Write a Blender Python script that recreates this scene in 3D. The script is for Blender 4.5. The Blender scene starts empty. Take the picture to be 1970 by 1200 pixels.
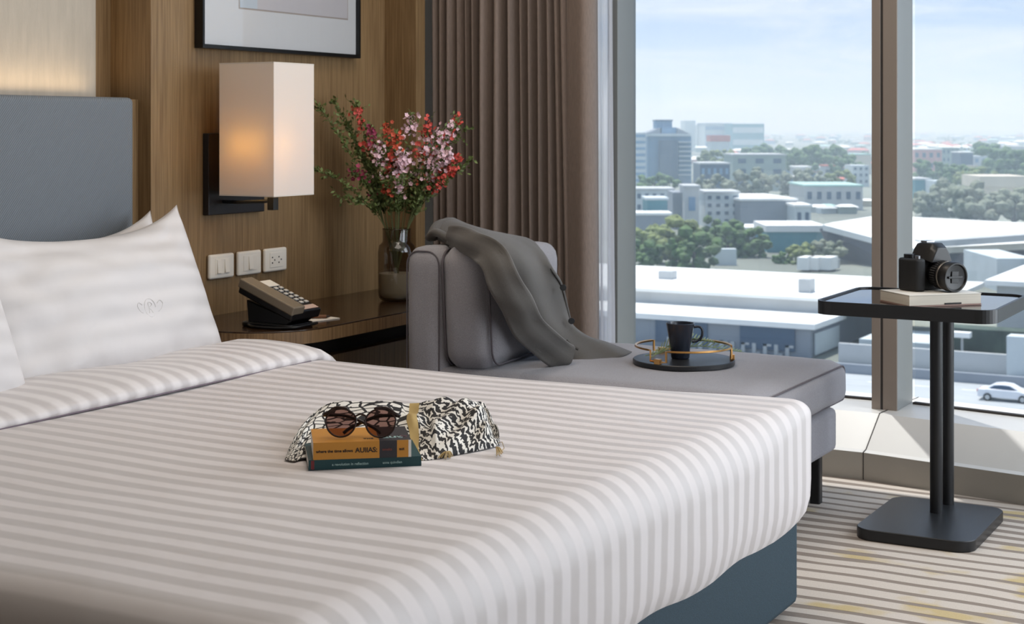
import bpy, bmesh, math, random
from mathutils import Vector, Matrix, noise
random.seed(7)
sc = bpy.context.scene
C = sc.collection
# ------------------------------------------------------------------ camera
FPX = 2966.0; CAMZ = 1.1
TH = math.atan(1665 / FPX)
FW = Vector((-math.sin(TH), math.cos(TH), 0)); RT = Vector((math.cos(TH), math.sin(TH), 0))
cd = bpy.data.cameras.new('camera'); cam = bpy.data.objects.new('camera', cd); C.objects.link(cam)
cam.location = (0, 0, CAMZ); cam.rotation_euler = (math.pi / 2, 0, TH)
cd.sensor_width = 36; cd.lens = FPX / 1970 * 36; cd.shift_y = -355 / 1970
cd.clip_start = 0.05; cd.clip_end = 20000
cd.dof.use_dof = True; cd.dof.focus_distance = 3.3; cd.dof.aperture_fstop = 11
sc.camera = cam
# ------------------------------------------------------------------ colour management
vs = sc.view_settings
vs.view_transform = 'Standard'; vs.look = 'None'; vs.gamma = 1; vs.exposure = 0.0; vs.use_curve_mapping = False
cy = sc.cycles
cy.use_denoising = True
cy.max_bounces = 8; cy.diffuse_bounces = 3; cy.glossy_bounces = 3; cy.transmission_bounces = 6
cy.transparent_max_bounces = 12; cy.volume_bounces = 1
cy.caustics_reflective = False; cy.caustics_refractive = False
cy.sample_clamp_indirect = 6

def lin(c):
    return tuple(((v / 255) / 12.92 if v / 255 <= .04045 else ((v / 255 + .055) / 1.055) ** 2.4) for v in c) + (1,)
# ------------------------------------------------------------------ world: pale tropical sky with thin cloud
w = bpy.data.worlds.new('sky'); sc.world = w; w.use_nodes = True
nt = w.node_tree; N = nt.nodes; Lk = nt.links; N.clear()
tc = N.new('ShaderNodeTexCoord'); sx = N.new('ShaderNodeSeparateXYZ'); Lk.new(tc.outputs['Generated'], sx.inputs[0])
cr = N.new('ShaderNodeValToRGB'); Lk.new(sx.outputs['Z'], cr.inputs[0])
e = cr.color_ramp.elements
e[0].position = 0.0; e[0].color = lin((216, 232, 240)); e[1].position = .5; e[1].color = lin((150, 184, 226))
x_ = cr.color_ramp.elements.new(.035); x_.color = lin((200, 219, 242))
x_ = cr.color_ramp.elements.new(.085); x_.color = lin((172, 198, 240))
mp = N.new('ShaderNodeMapping'); Lk.new(tc.outputs['Generated'], mp.inputs[0])
mp.inputs['Scale'].default_value = (3, 3, 20); mp.inputs['Rotation'].default_value = (.06, .05, 0)
nz = N.new('ShaderNodeTexNoise'); Lk.new(mp.outputs[0], nz.inputs[0]); nz.inputs['Scale'].default_value = 2.6
nz.inputs['Detail'].default_value = 7; nz.inputs['Roughness'].default_value = .62; nz.inputs['Distortion'].default_value = .5
cc = N.new('ShaderNodeValToRGB'); Lk.new(nz.outputs[0], cc.inputs[0])
cc.color_ramp.elements[0].position = .42; cc.color_ramp.elements[1].position = .70
mx = N.new('ShaderNodeMixRGB'); Lk.new(cc.outputs[0], mx.inputs[0]); Lk.new(cr.outputs[0], mx.inputs[1]); mx.inputs[2].default_value = lin((236, 242, 248))
bg = N.new('ShaderNodeBackground'); Lk.new(mx.outputs[0], bg.inputs[0]); bg.inputs[1].default_value = 1.12
wo = N.new('ShaderNodeOutputWorld'); Lk.new(bg.outputs[0], wo.inputs[0])
# ------------------------------------------------------------------ lights
def sun(direction, strength, col=(1, .96, .9)):
    l = bpy.data.lights.new('sun', 'SUN'); l.energy = strength; l.angle = .0093; l.color = col
    o = bpy.data.objects.new('sun', l); C.objects.link(o); o.rotation_euler = Vector(direction).to_track_quat('-Z', 'Y').to_euler(); return o
SUNH = Vector((.74, -.67, 0)); el = math.radians(73)
sun(SUNH * math.cos(el) - Vector((0, 0, math.sin(el))), 6.0)
def area(name, loc, direction, sx_, sy_, power, col):
    l = bpy.data.lights.new(name, 'AREA'); l.shape = 'RECTANGLE'; l.size = sx_; l.size_y = sy_; l.energy = power; l.color = col
    o = bpy.data.objects.new(name, l); C.objects.link(o); o.location = loc
    o.rotation_euler = Vector(direction).to_track_quat('-Z', 'Y').to_euler(); return o
# unseen area lamps added inside at right to brighten the room, imitating assumed daylight
area('added_daylight_fill', (.45, 4.50, 1.45), (-.70, -.70, -.12), 1.5, 2.3, 60, (.88, .94, 1))
area('added_side_fill', (3.1, 1.9, 1.5), (-1, -.05, -.1), 2.2, 2.2, 40, (.95, .97, 1))  # added lamp near the right wall, not an actual window
# unseen fill panels added under the ceiling to brighten the room
area('ceiling_fill', (-1.5, 2.9, 2.66), (0, 0, -1), 1.5, 1.5, 20, (1, .90, .80))
area('ceiling_fill', (-2.2, 3.9, 2.66), (0, 0, -1), .5, .5, 7, (1, .86, .72))
area('headboard_strip_light', (-3.275, 2.3, 1.20), (0, 0, 1), .03, 2.1, 1.7, (1, .72, .42))

# ------------------------------------------------------------------ materials
def M(name, col, rough=.6, metal=0, spec=.5, bump=0, bscale=200, var=0, vscale=8, emit=None, trans=0, ior=1.45, sheen=0, stretch=None, alpha=1, bdist=.002):
    m = bpy.data.materials.new(name); m.use_nodes = True
    n = m.node_tree.nodes; l = m.node_tree.links; b = n['Principled BSDF']
    c = lin(col); b.inputs['Base Color'].default_value = c
    b.inputs['Roughness'].default_value = rough; b.inputs['Metallic'].default_value = metal
    b.inputs['Specular IOR Level'].default_value = spec; b.inputs['IOR'].default_value = ior
    b.inputs['Transmission Weight'].default_value = trans; b.inputs['Sheen Weight'].default_value = sheen
    if emit: b.inputs['Emission Color'].default_value = lin(emit[0]); b.inputs['Emission Strength'].default_value = emit[1]
    t = n.new('ShaderNodeTexCoord'); src = t.outputs['Object']
    if stretch:
        mp = n.new('ShaderNodeMapping'); mp.inputs['Scale'].default_value = stretch; l.new(src, mp.inputs[0]); src = mp.outputs[0]
    nz = n.new('ShaderNodeTexNoise'); nz.inputs['Scale'].default_value = vscale; nz.inputs['Detail'].default_value = 4; l.new(src, nz.inputs[0])
    if var:
        r = n.new('ShaderNodeValToRGB'); l.new(nz.outputs[0], r.inputs[0])
        r.color_ramp.elements[0].position = .3; r.color_ramp.elements[1].position = .7
        r.color_ramp.elements[0].color = tuple(v * (1 - var) for v in c[:3]) + (1,)
        r.color_ramp.elements[1].color = tuple(min(1, v * (1 + var)) for v in c[:3]) + (1,)
        l.new(r.outputs[0], b.inputs['Base Color'])
    if bump:
        n2 = n.new('ShaderNodeTexNoise'); n2.inputs['Scale'].default_value = bscale; n2.inputs['Detail'].default_value = 3; l.new(src, n2.inputs[0])
        bp = n.new('ShaderNodeBump'); bp.inputs['Strength'].default_value = bump; bp.inputs['Distance'].default_value = bdist
        l.new(n2.outputs[0], bp.inputs['Height']); l.new(bp.outputs[0], b.inputs['Normal'])
    return m
def nodes(m): return m.node_tree.nodes, m.node_tree.links, m.node_tree.nodes['Principled BSDF']

def wood(name, dark, light, rough=.45, axis='Z', spec=.4):
    m = M(name, light, rough, spec=spec); n, l, b = nodes(m)
    t = n.new('ShaderNodeTexCoord')
    def ns(scale, stretch, det=5):
        mp = n.new('ShaderNodeMapping'); mp.inputs['Scale'].default_value = stretch; l.new(t.outputs['Object'], mp.inputs[0])
        z = n.new('ShaderNodeTexNoise'); z.inputs['Scale'].default_value = scale; z.inputs['Detail'].default_value = det; l.new(mp.outputs[0], z.inputs[0]); return z
    k = {'Z': (1, 1, .025), 'Y': (1, .025, 1), 'X': (.025, 1, 1)}[axis]
    a = ns(190, k); c2 = ns(14, {'Z': (1, 1, .09), 'Y': (1, .09, 1), 'X': (.09, 1, 1)}[axis], 3)
    mt = n.new('ShaderNodeMath'); mt.operation = 'MULTIPLY_ADD'; mt.inputs[1].default_value = .76; l.new(a.outputs[0], mt.inputs[0])
    m2 = n.new('ShaderNodeMath'); m2.operation = 'MULTIPLY'; m2.inputs[1].default_value = .24; l.new(c2.outputs[0], m2.inputs[0]); l.new(m2.outputs[0], mt.inputs[2])
    r = n.new('ShaderNodeValToRGB'); l.new(mt.outputs[0], r.inputs[0])
    r.color_ramp.elements[0].position = .32; r.color_ramp.elements[0].color = lin(dark)
    r.color_ramp.elements[1].position = .70; r.color_ramp.elements[1].color = lin(light)
    l.new(r.outputs[0], b.inputs['Base Color'])
    bp = n.new('ShaderNodeBump'); bp.inputs['Strength'].default_value = .12; bp.inputs['Distance'].default_value = .001
    l.new(a.outputs[0], bp.inputs['Height']); l.new(bp.outputs[0], b.inputs['Normal'])
    return m

def striped(name, ca, cb, period, axis='Y', rough=.6, wob=.006, soft=.08, bump=.25):
    """sateen stripe woven along one axis (object space)"""
    m = M(name, ca, rough, sheen=.15); n, l, b = nodes(m)
    t = n.new('ShaderNodeTexCoord'); s = n.new('ShaderNodeSeparateXYZ'); l.new(t.outputs['Object'], s.inputs[0])
    nz = n.new('ShaderNodeTexNoise'); nz.inputs['Scale'].default_value = 2.2; nz.inputs['Detail'].default_value = 2; l.new(t.outputs['Object'], nz.inputs[0])
    ad = n.new('ShaderNodeMath'); ad.operation = 'MULTIPLY_ADD'; l.new(nz.outputs[0], ad.inputs[0]); ad.inputs[1].default_value = wob * 2; l.new(s.outputs[axis], ad.inputs[2])
    mu = n.new('ShaderNodeMath'); mu.operation = 'MULTIPLY'; l.new(ad.outputs[0], mu.inputs[0]); mu.inputs[1].default_value = 2 * math.pi / period
    si = n.new('ShaderNodeMath'); si.operation = 'SINE'; l.new(mu.outputs[0], si.inputs[0])
    r = n.new('ShaderNodeMapRange'); l.new(si.outputs[0], r.inputs[0]); r.inputs[1].default_value = -soft * 3; r.inputs[2].default_value = soft * 3
    mx = n.new('ShaderNodeMixRGB'); l.new(r.outputs[0], mx.inputs[0]); mx.inputs[1].default_value = lin(ca); mx.inputs[2].default_value = lin(cb)
    l.new(mx.outputs[0], b.inputs['Base Color'])
    r2 = n.new('ShaderNodeMapRange'); l.new(r.outputs[0], r2.inputs[0]); r2.inputs[3].default_value = rough + .1; r2.inputs[4].default_value = rough - .12
    l.new(r2.outputs[0], b.inputs['Roughness'])
    n2 = n.new('ShaderNodeTexNoise'); n2.inputs['Scale'].default_value = 6; n2.inputs['Detail'].default_value = 3; l.new(t.outputs['Object'], n2.inputs[0])
    bp = n.new('ShaderNodeBump'); bp.inputs['Strength'].default_value = bump; bp.inputs['Distance'].default_value = .02
    l.new(n2.outputs[0], bp.inputs['Height']); l.new(bp.outputs[0], b.inputs['Normal'])
    return m

m_wood = wood('oak_veneer', (108, 84, 57), (146, 120, 86))
m_woodd = wood('oak_veneer_desk_edge', (100, 76, 50), (148, 118, 84))
m_desk = wood('dark_gloss_desktop', (44, 30, 20), (64, 46, 32), rough=.12, axis='Y', spec=.6)
m_fabric_panel = M('linen_wall_panel', (176, 168, 156), .85, bump=.4, bscale=500, var=.06, vscale=60, stretch=(1, 1, .15))
m_back = M('taupe_wall_paint', (120, 108, 96), .8)
m_white = M('white_plaster', (225, 222, 216), .8)
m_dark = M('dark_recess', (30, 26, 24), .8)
m_duvet = striped('striped_duvet', (214, 207, 205), (192, 185, 182), .0595, soft=.12)
m_fold = striped('striped_fold', (222, 217, 216), (198, 192, 191), .0595, soft=.2)
m_pillow = striped('striped_pillowcase', (216, 212, 211), (206, 202, 201), .055, axis='Z', soft=.3, bump=.35, wob=.01)
m_base = M('teal_bed_base_fabric', (44, 62, 72), .85, bump=.4, bscale=400, var=.12, vscale=250)
m_grey = M('grey_sofa_fabric', (146, 143, 147), .9, bump=.6, bscale=500, var=.16, vscale=420, sheen=.2)
m_greypipe = M('grey_sofa_piping', (96, 90, 94), .9)
m_jacket = M('olive_grey_suiting', (80, 76, 72), .8, bump=.3, bscale=700, var=.08, vscale=300, sheen=.2)
m_jacket_in = M('jacket_edge', (58, 54, 50), .8)
m_black = M('black_metal', (30, 31, 33), .38, spec=.5)
m_blackp = M('black_plastic', (18, 18, 19), .35)
m_blackg = M('black_gloss', (12, 12, 13), .1)
m_gold = M('brushed_gold', (206, 156, 96), .28, metal=1)
m_navy = M('navy_glaze', (28, 34, 46), .22, spec=.7)
m_sill = M('white_sill_stone', (206, 203, 198), .35, var=.05, vscale=3)
m_curb = M('beige_curb', (166, 160, 150), .5, var=.05, vscale=5)
m_mull = M('brown_mullion', (142, 130, 120), .45, metal=.2)
m_mullg = M('grey_mullion', (140, 142, 140), .45, metal=.1)
m_gap = M('dark_gasket', (52, 48, 46), .7)
m_curtain = M('taupe_curtain', (130, 115, 106), .85, bump=.4, bscale=350, var=.10, vscale=200, stretch=(1, 1, .2), sheen=.15)
m_leaf = M('leaf_green', (98, 112, 62), .6, var=.3, vscale=40)
m_stem = M('stem_green', (88, 92, 54), .6)

def carpet():
    m = M('wave_carpet', (180, 168, 158), .95, spec=.1); n, l, b = nodes(m)
    t = n.new('ShaderNodeTexCoord'); s = n.new('ShaderNodeSeparateXYZ'); l.new(t.outputs['Object'], s.inputs[0])
    nz = n.new('ShaderNodeTexNoise'); nz.inputs['Scale'].default_value = 1.1; l.new(t.outputs['Object'], nz.inputs[0])
    ad = n.new('ShaderNodeMath'); ad.operation = 'MULTIPLY_ADD'; l.new(nz.outputs[0], ad.inputs[0]); ad.inputs[1].default_value = .12; l.new(s.outputs['Y'], ad.inputs[2])
    mu = n.new('ShaderNodeMath'); mu.operation = 'MULTIPLY'; l.new(ad.outputs[0], mu.inputs[0]); mu.inputs[1].default_value = 2 * math.pi / .068
    si = n.new('ShaderNodeMath'); si.operation = 'SINE'; l.new(mu.outputs[0], si.inputs[0])
    # thickness of the dark line changes by large region
    mp = n.new('ShaderNodeMapping'); mp.inputs['Scale'].default_value = (1.5, 2.6, 1); mp.inputs['Rotation'].default_value = (0, 0, .5); mp.inputs['Location'].default_value = (.35, .2, 0); l.new(t.outputs['Object'], mp.inputs[0])
    big = n.new('ShaderNodeTexNoise'); big.inputs['Scale'].default_value = 1.0; big.inputs['Detail'].default_value = 1; l.new(mp.outputs[0], big.inputs[0])
    br = n.new('ShaderNodeMapRange'); l.new(big.outputs[0], br.inputs[0]); br.inputs[1].default_value = .47; br.inputs[2].default_value = .52; br.inputs[3].default_value = .62; br.inputs[4].default_value = .05
    gt = n.new('ShaderNodeMath'); gt.operation = 'SUBTRACT'; l.new(si.outputs[0], gt.inputs[0]); l.new(br.outputs[0], gt.inputs[1])
    ma = n.new('ShaderNodeMapRange'); l.new(gt.outputs[0], ma.inputs[0]); ma.inputs[1].default_value = -.12; ma.inputs[2].default_value = .12
    fine = n.new('ShaderNodeTexNoise'); fine.inputs['Scale'].default_value = 260; l.new(t.outputs['Object'], fine.inputs[0])
    p1 = n.new('ShaderNodeTexNoise'); p1.inputs['Scale'].default_value = 5; p1.inputs['Detail'].default_value = 3; l.new(t.outputs['Object'], p1.inputs[0])
    gr = n.new('ShaderNodeMapRange'); l.new(p1.outputs[0], gr.inputs[0]); gr.inputs[1].default_value = .56; gr.inputs[2].default_value = .66
    c1 = n.new('ShaderNodeMixRGB'); l.new(gr.outputs[0], c1.inputs[0]); c1.inputs[1].default_value = lin((206, 195, 184)); c1.inputs[2].default_value = lin((198, 178, 136))
    c2 = n.new('ShaderNodeMixRGB'); l.new(ma.outputs[0], c2.inputs[0]); l.new(c1.outputs[0], c2.inputs[1]); c2.inputs[2].default_value = lin((146, 134, 124))
    c3 = n.new('ShaderNodeMixRGB'); c3.blend_type = 'MULTIPLY'; c3.inputs[0].default_value = .25; l.new(c2.outputs[0], c3.inputs[1]); l.new(fine.outputs[0], c3.inputs[2])
    l.new(c3.outputs[0], b.inputs['Base Color'])
    bp = n.new('ShaderNodeBump'); bp.inputs['Strength'].default_value = .6; bp.inputs['Distance'].default_value = .006; bp.invert = True
    l.new(ma.outputs[0], bp.inputs['Height']); l.new(bp.outputs[0], b.inputs['Normal'])
    return m
m_carpet = carpet()

def headboard_mat():
    m = M('perforated_grey_leather', (98, 108, 118), .55); n, l, b = nodes(m)
    t = n.new('ShaderNodeTexCoord'); mp = n.new('ShaderNodeMapping'); mp.inputs['Rotation'].default_value = (math.radians(40), 0, 0); l.new(t.outputs['Object'], mp.inputs[0])
    wv = n.new('ShaderNodeTexWave'); wv.bands_direction = 'Y'; wv.inputs['Scale'].default_value = 55; wv.inputs['Distortion'].default_value = .5; l.new(mp.outputs[0], wv.inputs[0])
    r = n.new('ShaderNodeMixRGB'); l.new(wv.outputs[0], r.inputs[0]); r.inputs[1].default_value = lin((92, 98, 104)); r.inputs[2].default_value = lin((116, 122, 128)); l.new(r.outputs[0], b.inputs['Base Color'])
    bp = n.new('ShaderNodeBump'); bp.inputs['Strength'].default_value = .35; bp.inputs['Distance'].default_value = .002; l.new(wv.outputs[0], bp.inputs['Height']); l.new(bp.outputs[0], b.inputs['Normal'])
    return m
m_head = headboard_mat()

def shade_mat():
    m = bpy.data.materials.new('lamp_shade_linen'); m.use_nodes = True; n = m.node_tree.nodes; l = m.node_tree.links; n.clear()
    o = n.new('ShaderNodeOutputMaterial'); mix = n.new('ShaderNodeMixShader'); mix.inputs[0].default_value = .30
    d = n.new('ShaderNodeBsdfDiffuse'); d.inputs[0].default_value = lin((238, 232, 228)); tr = n.new('ShaderNodeBsdfTranslucent'); tr.inputs[0].default_value = lin((240, 216, 160))
    l.new(d.outputs[0], mix.inputs[1]); l.new(tr.outputs[0], mix.inputs[2]); l.new(mix.outputs[0], o.inputs[0]); return m
m_shade = shade_mat()

def sheer_mat():
    m = bpy.data.materials.new('white_sheer'); m.use_nodes = True; n = m.node_tree.nodes; l = m.node_tree.links; n.clear()
    o = n.new('ShaderNodeOutputMaterial'); mix = n.new('ShaderNodeMixShader'); mix.inputs[0].default_value = .6
    d = n.new('ShaderNodeBsdfDiffuse'); d.inputs[0].default_value = lin((236, 236, 240)); tr = n.new('ShaderNodeBsdfTranslucent'); tr.inputs[0].default_value = lin((236, 238, 244))
    l.new(d.outputs[0], mix.inputs[1]); l.new(tr.outputs[0], mix.inputs[2])
    m2 = n.new('ShaderNodeMixShader'); m2.inputs[0].default_value = .25; tp = n.new('ShaderNodeBsdfTransparent')
    l.new(mix.outputs[0], m2.inputs[1]); l.new(tp.outputs[0], m2.inputs[2]); l.new(m2.outputs[0], o.inputs[0]); return m
m_sheer = sheer_mat()

def pane_mat(name, tint, refl, rough=0.0):
    m = bpy.data.materials.new(name); m.use_nodes = True; n = m.node_tree.nodes; l = m.node_tree.links; n.clear()
    o = n.new('ShaderNodeOutputMaterial'); mix = n.new('ShaderNodeMixShader')
    tp = n.new('ShaderNodeBsdfTransparent'); tp.inputs[0].default_value = tint; g = n.new('ShaderNodeBsdfGlossy'); g.inputs['Roughness'].default_value = rough
    lw = n.new('ShaderNodeLayerWeight'); lw.inputs['Blend'].default_value = .5
    pw = n.new('ShaderNodeMath'); pw.operation = 'POWER'; pw.inputs[1].default_value = 4.5; l.new(lw.outputs['Facing'], pw.inputs[0])
    mu = n.new('ShaderNodeMath'); mu.operation = 'MULTIPLY_ADD'; mu.inputs[1].default_value = .75; mu.inputs[2].default_value = .035 * refl; l.new(pw.outputs[0], mu.inputs[0]); l.new(mu.outputs[0], mix.inputs[0])
    l.new(tp.outputs[0], mix.inputs[1]); l.new(g.outputs[0], mix.inputs[2]); l.new(mix.outputs[0], o.inputs[0]); return m
m_pane = pane_mat('window_glass', (.945, .965, .985, 1), 1.0)
m_lens = pane_mat('brown_sunglass_lens', lin((150, 118, 112)), 1.6)
m_vase = pane_mat('smoked_glass', lin((206, 200, 192)), 2.0)
m_tglass = M('dark_glass_tabletop', (16, 16, 18), .03, spec=1.0, ior=2.0)

# ------------------------------------------------------------------ mesh builder
class MB:
    def __init__(s): s.v = []; s.f = []; s.mi = []; s.cur = 0
    def add(s, vs_, fs_):
        o = len(s.v); s.v += [tuple(p) for p in vs_]; s.f += [tuple(i + o for i in f) for f in fs_]; s.mi += [s.cur] * len(fs_); return s
    def box(s, a, b, T=None):
        x0, y0, z0 = a; x1, y1, z1 = b
        p = [Vector(q) for q in ((x0, y0, z0), (x1, y0, z0), (x1, y1, z0), (x0, y1, z0), (x0, y0, z1), (x1, y0, z1), (x1, y1, z1), (x0, y1, z1))]
        if T: p = [T @ q for q in p]
        return s.add(p, [(0, 3, 2, 1), (4, 5, 6, 7), (0, 1, 5, 4), (1, 2, 6, 5), (2, 3, 7, 6), (3, 0, 4, 7)])
    def prism(s, pts, z0, z1, T=None):
        n = len(pts); p = [Vector((x, y, z0)) for x, y in pts] + [Vector((x, y, z1)) for x, y in pts]
        if T: p = [T @ q for q in p]
        return s.add(p, [tuple(range(n))[::-1], tuple(range(n, 2 * n))] + [(i, (i + 1) % n, n + (i + 1) % n, n + i) for i in range(n)])
    def lathe(s, prof, seg=32, T=None):
        P = []
        for r, z in prof:
            for k in range(seg):
                a = 2 * math.pi * k / seg; q = Vector((r * math.cos(a), r * math.sin(a), z)); P.append(T @ q if T else q)
        F = []
        for i in range(len(prof) - 1):
            for k in range(seg):
                F.append((i * seg + k, i * seg + (k + 1) % seg, (i + 1) * seg + (k + 1) % seg, (i + 1) * seg + k))
        if prof[0][0] > 1e-6 and getattr(s, 'cap', True): F.append(tuple(range(seg))[::-1])
        if prof[-1][0] > 1e-6 and getattr(s, 'cap', True): F.append(tuple((len(prof) - 1) * seg + k for k in range(seg)))
        return s.add(P, F)
    def cyl(s, a, b, r, seg=16, r2=None):
        a = Vector(a); b = Vector(b); q = (b - a).to_track_quat('Z', 'Y').to_matrix().to_4x4(); T = Matrix.Translation(a) @ q
        return s.lathe([(r, 0), (r if r2 is None else r2, (b - a).length)], seg, T)
    def tube(s, pts, r, seg=8, closed=False, sq=1.0, up=None):
        pts = [Vector(p) for p in pts]; n = len(pts); P = []; prev = None
        for i, p in enumerate(pts):
            if closed: d = pts[(i + 1) % n] - pts[i - 1]
            else: d = pts[min(i + 1, n - 1)] - pts[max(i - 1, 0)]
            d.normalize()
            if prev is None:
                u = Vector(up) if up else (Vector((0, 0, 1)) if abs(d.z) < .9 else Vector((1, 0, 0)))
            else: u = prev
            u = (u - d * u.dot(d)).normalized(); prev = u; v = d.cross(u)
            rr = r(i / (n - 1)) if callable(r) else r
            for k in range(seg):
                a = 2 * math.pi * (k + .5) / seg
                P.append(p + u * math.cos(a) * rr * sq + v * math.sin(a) * rr)
        F = []
        m = n if closed else n - 1
        for i in range(m):
            for k in range(seg):
                j = (i + 1) % n
                F.append((i * seg + k, i * seg + (k + 1) % seg, j * seg + (k + 1) % seg, j * seg + k))
        if not closed: F += [tuple(range(seg))[::-1], tuple((n - 1) * seg + k for k in range(seg))]
        return s.add(P, F)
    def grid(s, P, nu, nv, closeu=False):
        F = []
        for i in range(nu - (0 if closeu else 1)):
            for j in range(nv - 1):
                a = i * nv + j; b = ((i + 1) % nu) * nv + j; F.append((a, b, b + 1, a + 1))
        return s.add(P, F)
    def build(s, name, mat, parent=None, smooth=False, bevel=0, seg=3, sub=0, solid=0, angle=None):
        me = bpy.data.meshes.new(name); me.from_pydata(s.v, [], s.f)
        for m in (mat if isinstance(mat, (list, tuple)) else [mat]): me.materials.append(m)
        for p, mi in zip(me.polygons, s.mi): p.material_index = mi
        bm = bmesh.new(); bm.from_mesh(me); bmesh.ops.recalc_face_normals(bm, faces=bm.faces); bm.to_mesh(me); bm.free()
        o = bpy.data.objects.new(name, me); C.objects.link(o)
        if parent is not None: o.parent = parent; o.matrix_parent_inverse = parent.matrix_basis.inverted()
        if solid: md = o.modifiers.new('s', 'SOLIDIFY'); md.thickness = solid; md.offset = 0
        if bevel:
            md = o.modifiers.new('b', 'BEVEL'); md.width = bevel; md.segments = seg; md.limit_method = 'ANGLE'; md.angle_limit = math.radians(50)
            smooth = True
            angle = angle or 50
        if sub: md = o.modifiers.new('u', 'SUBSURF'); md.levels = sub; md.render_levels = sub
        if smooth:
            for p in me.polygons: p.use_smooth = True
            if angle and not bevel:
                me.update(); bm = bmesh.new(); bm.from_mesh(me)
                for ed in bm.edges:
                    if len(ed.link_faces) == 2 and ed.calc_face_angle(0) > math.radians(angle): ed.smooth = False
                bm.to_mesh(me); bm.free()
            if bevel:
                md = o.modifiers.new('w', 'WEIGHTED_NORMAL'); md.keep_sharp = False
        return o
def tag(o, label, cat, group=None, kind=None):
    if label: o['label'] = label
    if cat: o['category'] = cat
    if group: o['group'] = group
    if kind: o['kind'] = kind
    return o
def struct(o): o['kind'] = 'structure'; return o
def empty(name, loc=(0, 0, 0)):
    o = bpy.data.objects.new(name, None); C.objects.link(o); o.location = loc; o.empty_display_size = .1; return o
def rrect(x0, y0, x1, y1, r, n=6):
    pts = []
    for cx, cy_, a0 in ((x1 - r, y1 - r, 0), (x0 + r, y1 - r, 90), (x0 + r, y0 + r, 180), (x1 - r, y0 + r, 270)):
        for k in range(n + 1):
            a = math.radians(a0 + 90 * k / n); pts.append((cx + r * math.cos(a), cy_ + r * math.sin(a)))
    return pts
def cat(pts, n):
    """Catmull-Rom through pts, n samples"""
    pts = [Vector(p) for p in pts]; out = []; m = len(pts) - 1
    for i in range(n):
        t = i / (n - 1) * m; k = min(int(t), m - 1); u = t - k
        p0 = pts[max(k - 1, 0)]; p1 = pts[k]; p2 = pts[k + 1]; p3 = pts[min(k + 2, m)]
        out.append(.5 * ((2 * p1) + (p2 - p0) * u + (2 * p0 - 5 * p1 + 4 * p2 - p3) * u * u + (3 * p1 - p0 - 3 * p2 + p3) * u ** 3))
    return out
def at(px, py, D): return RT * ((px - 985) / FPX * D) + FW * D + Vector((0, 0, CAMZ + (245 - py) / FPX * D))
def textobj(s, size, loc, rot, mat, parent, ext=.0003, name='lettering', ax='LEFT'):
    cu = bpy.data.curves.new(name, 'FONT'); cu.body = s; cu.size = size; cu.extrude = ext; cu.offset = size * .018; cu.align_x = ax; cu.materials.append(mat)
    o = bpy.data.objects.new(name, cu); C.objects.link(o)
    dg = bpy.context.evaluated_depsgraph_get(); me = bpy.data.meshes.new_from_object(o.evaluated_get(dg)); bpy.data.objects.remove(o)
    o = bpy.data.objects.new(name, me); C.objects.link(o); o.parent = parent
    o.matrix_parent_inverse = parent.matrix_basis.inverted()
    o.matrix_basis = Matrix.Translation(loc) @ rot
    return o

# ================================================================== ROOM SHELL
XW = -3.17; XL = -3.33
struct(MB().box((XL - .2, -1.6, -.1), (3.4, 4.76, 0)).build('floor', m_carpet))
ZC = 2.72
struct(MB().box((XL - .2, -1.6, ZC), (3.4, 5.16, ZC + .1)).build('ceiling', m_white))
# headboard wall: veneered panels round the alcove
b = MB()
b.box((XL - .12, 3.46, 0), (XW, 4.694, ZC))                # main panel beside the bed
b.box((XL - .12, 3.396, 1.188), (XL, 3.46, ZC))            # strip right of the linen panel
b.box((XL - .12, -1.5, 0), (-3.22, 3.46, 1.183))           # backing under the ledge
b.box((XL - .12, -1.5, 1.188), (XL, 1.0, ZC))
wall_left = struct(b.build('wall_left', m_wood))
struct(MB().box((XL - .12, 4.694, 0), (-3.034, 4.755, ZC)).build('trim_1', m_wood))
fp = struct(MB().box((XL - .06, 1.0, 1.186), (XL + .006, 3.394, ZC)).build('wall_left_linen_panel', m_fabric_panel, wall_left, bevel=.003))
fp['label'] = 'pale linen panel above the headboard'
struct(MB().box((XL - .12, 4.755, 0), (-2.42, 5.12, ZC)).build('wall_back', m_dark)) if False else None
struct(MB().box((XL - .2, 5.13, 0), (-2.75, 5.2, ZC)).build('wall_back', m_white))
struct(MB().box((XL - .2, 4.755, 0), (XL - .05, 5.13, ZC)).build('trim_2', m_dark))
struct(MB().box((3.3, -1.6, 0), (3.4, .6, ZC)).build('wall_right', m_back))
struct(MB().box((XL - .2, -1.6, 0), (3.4, -1.5, ZC)).build('wall_front', m_back))

# facade: straight bay, then bays turning by 9.5 degrees each time
K0 = Vector((-1.40, 4.735, 0))
def facade():
    pts = [Vector((-3.3, 4.735, 0)), K0]; a = 0
    L = [1.75, 1.75, 1.75]
    for k, ln in enumerate(L):
        a -= math.radians(9.7 + 9 * k); pts.append(pts[-1] + Vector((math.cos(a), math.sin(a), 0)) * ln)
    return pts
fpts = facade()
def offs(pts, d):
    out = []
    for i, p in enumerate(pts):
        n = Vector((0, 0, 0))
        if i > 0: t = (pts[i] - pts[i - 1]).normalized(); n += Vector((-t.y, t.x, 0))
        if i < len(pts) - 1: t = (pts[i + 1] - pts[i]).normalized(); n += Vector((-t.y, t.x, 0))
        n.normalize(); out.append(p + n * d)
    return out
prof = [(0, 0), (0, .085), (.022, .090), (.14, .185), (.50, .185), (.50, -.1)]
b = MB(); P = []
lines = [offs(fpts, d) for d, z in prof]
for i in range(len(fpts)):
    for j, (d, z) in enumerate(prof): q = lines[j][i]; P.append((q.x, q.y, z))
b.grid(P, len(fpts), len(prof))
curb = struct(b.build('trim_3', m_sill))
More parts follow.
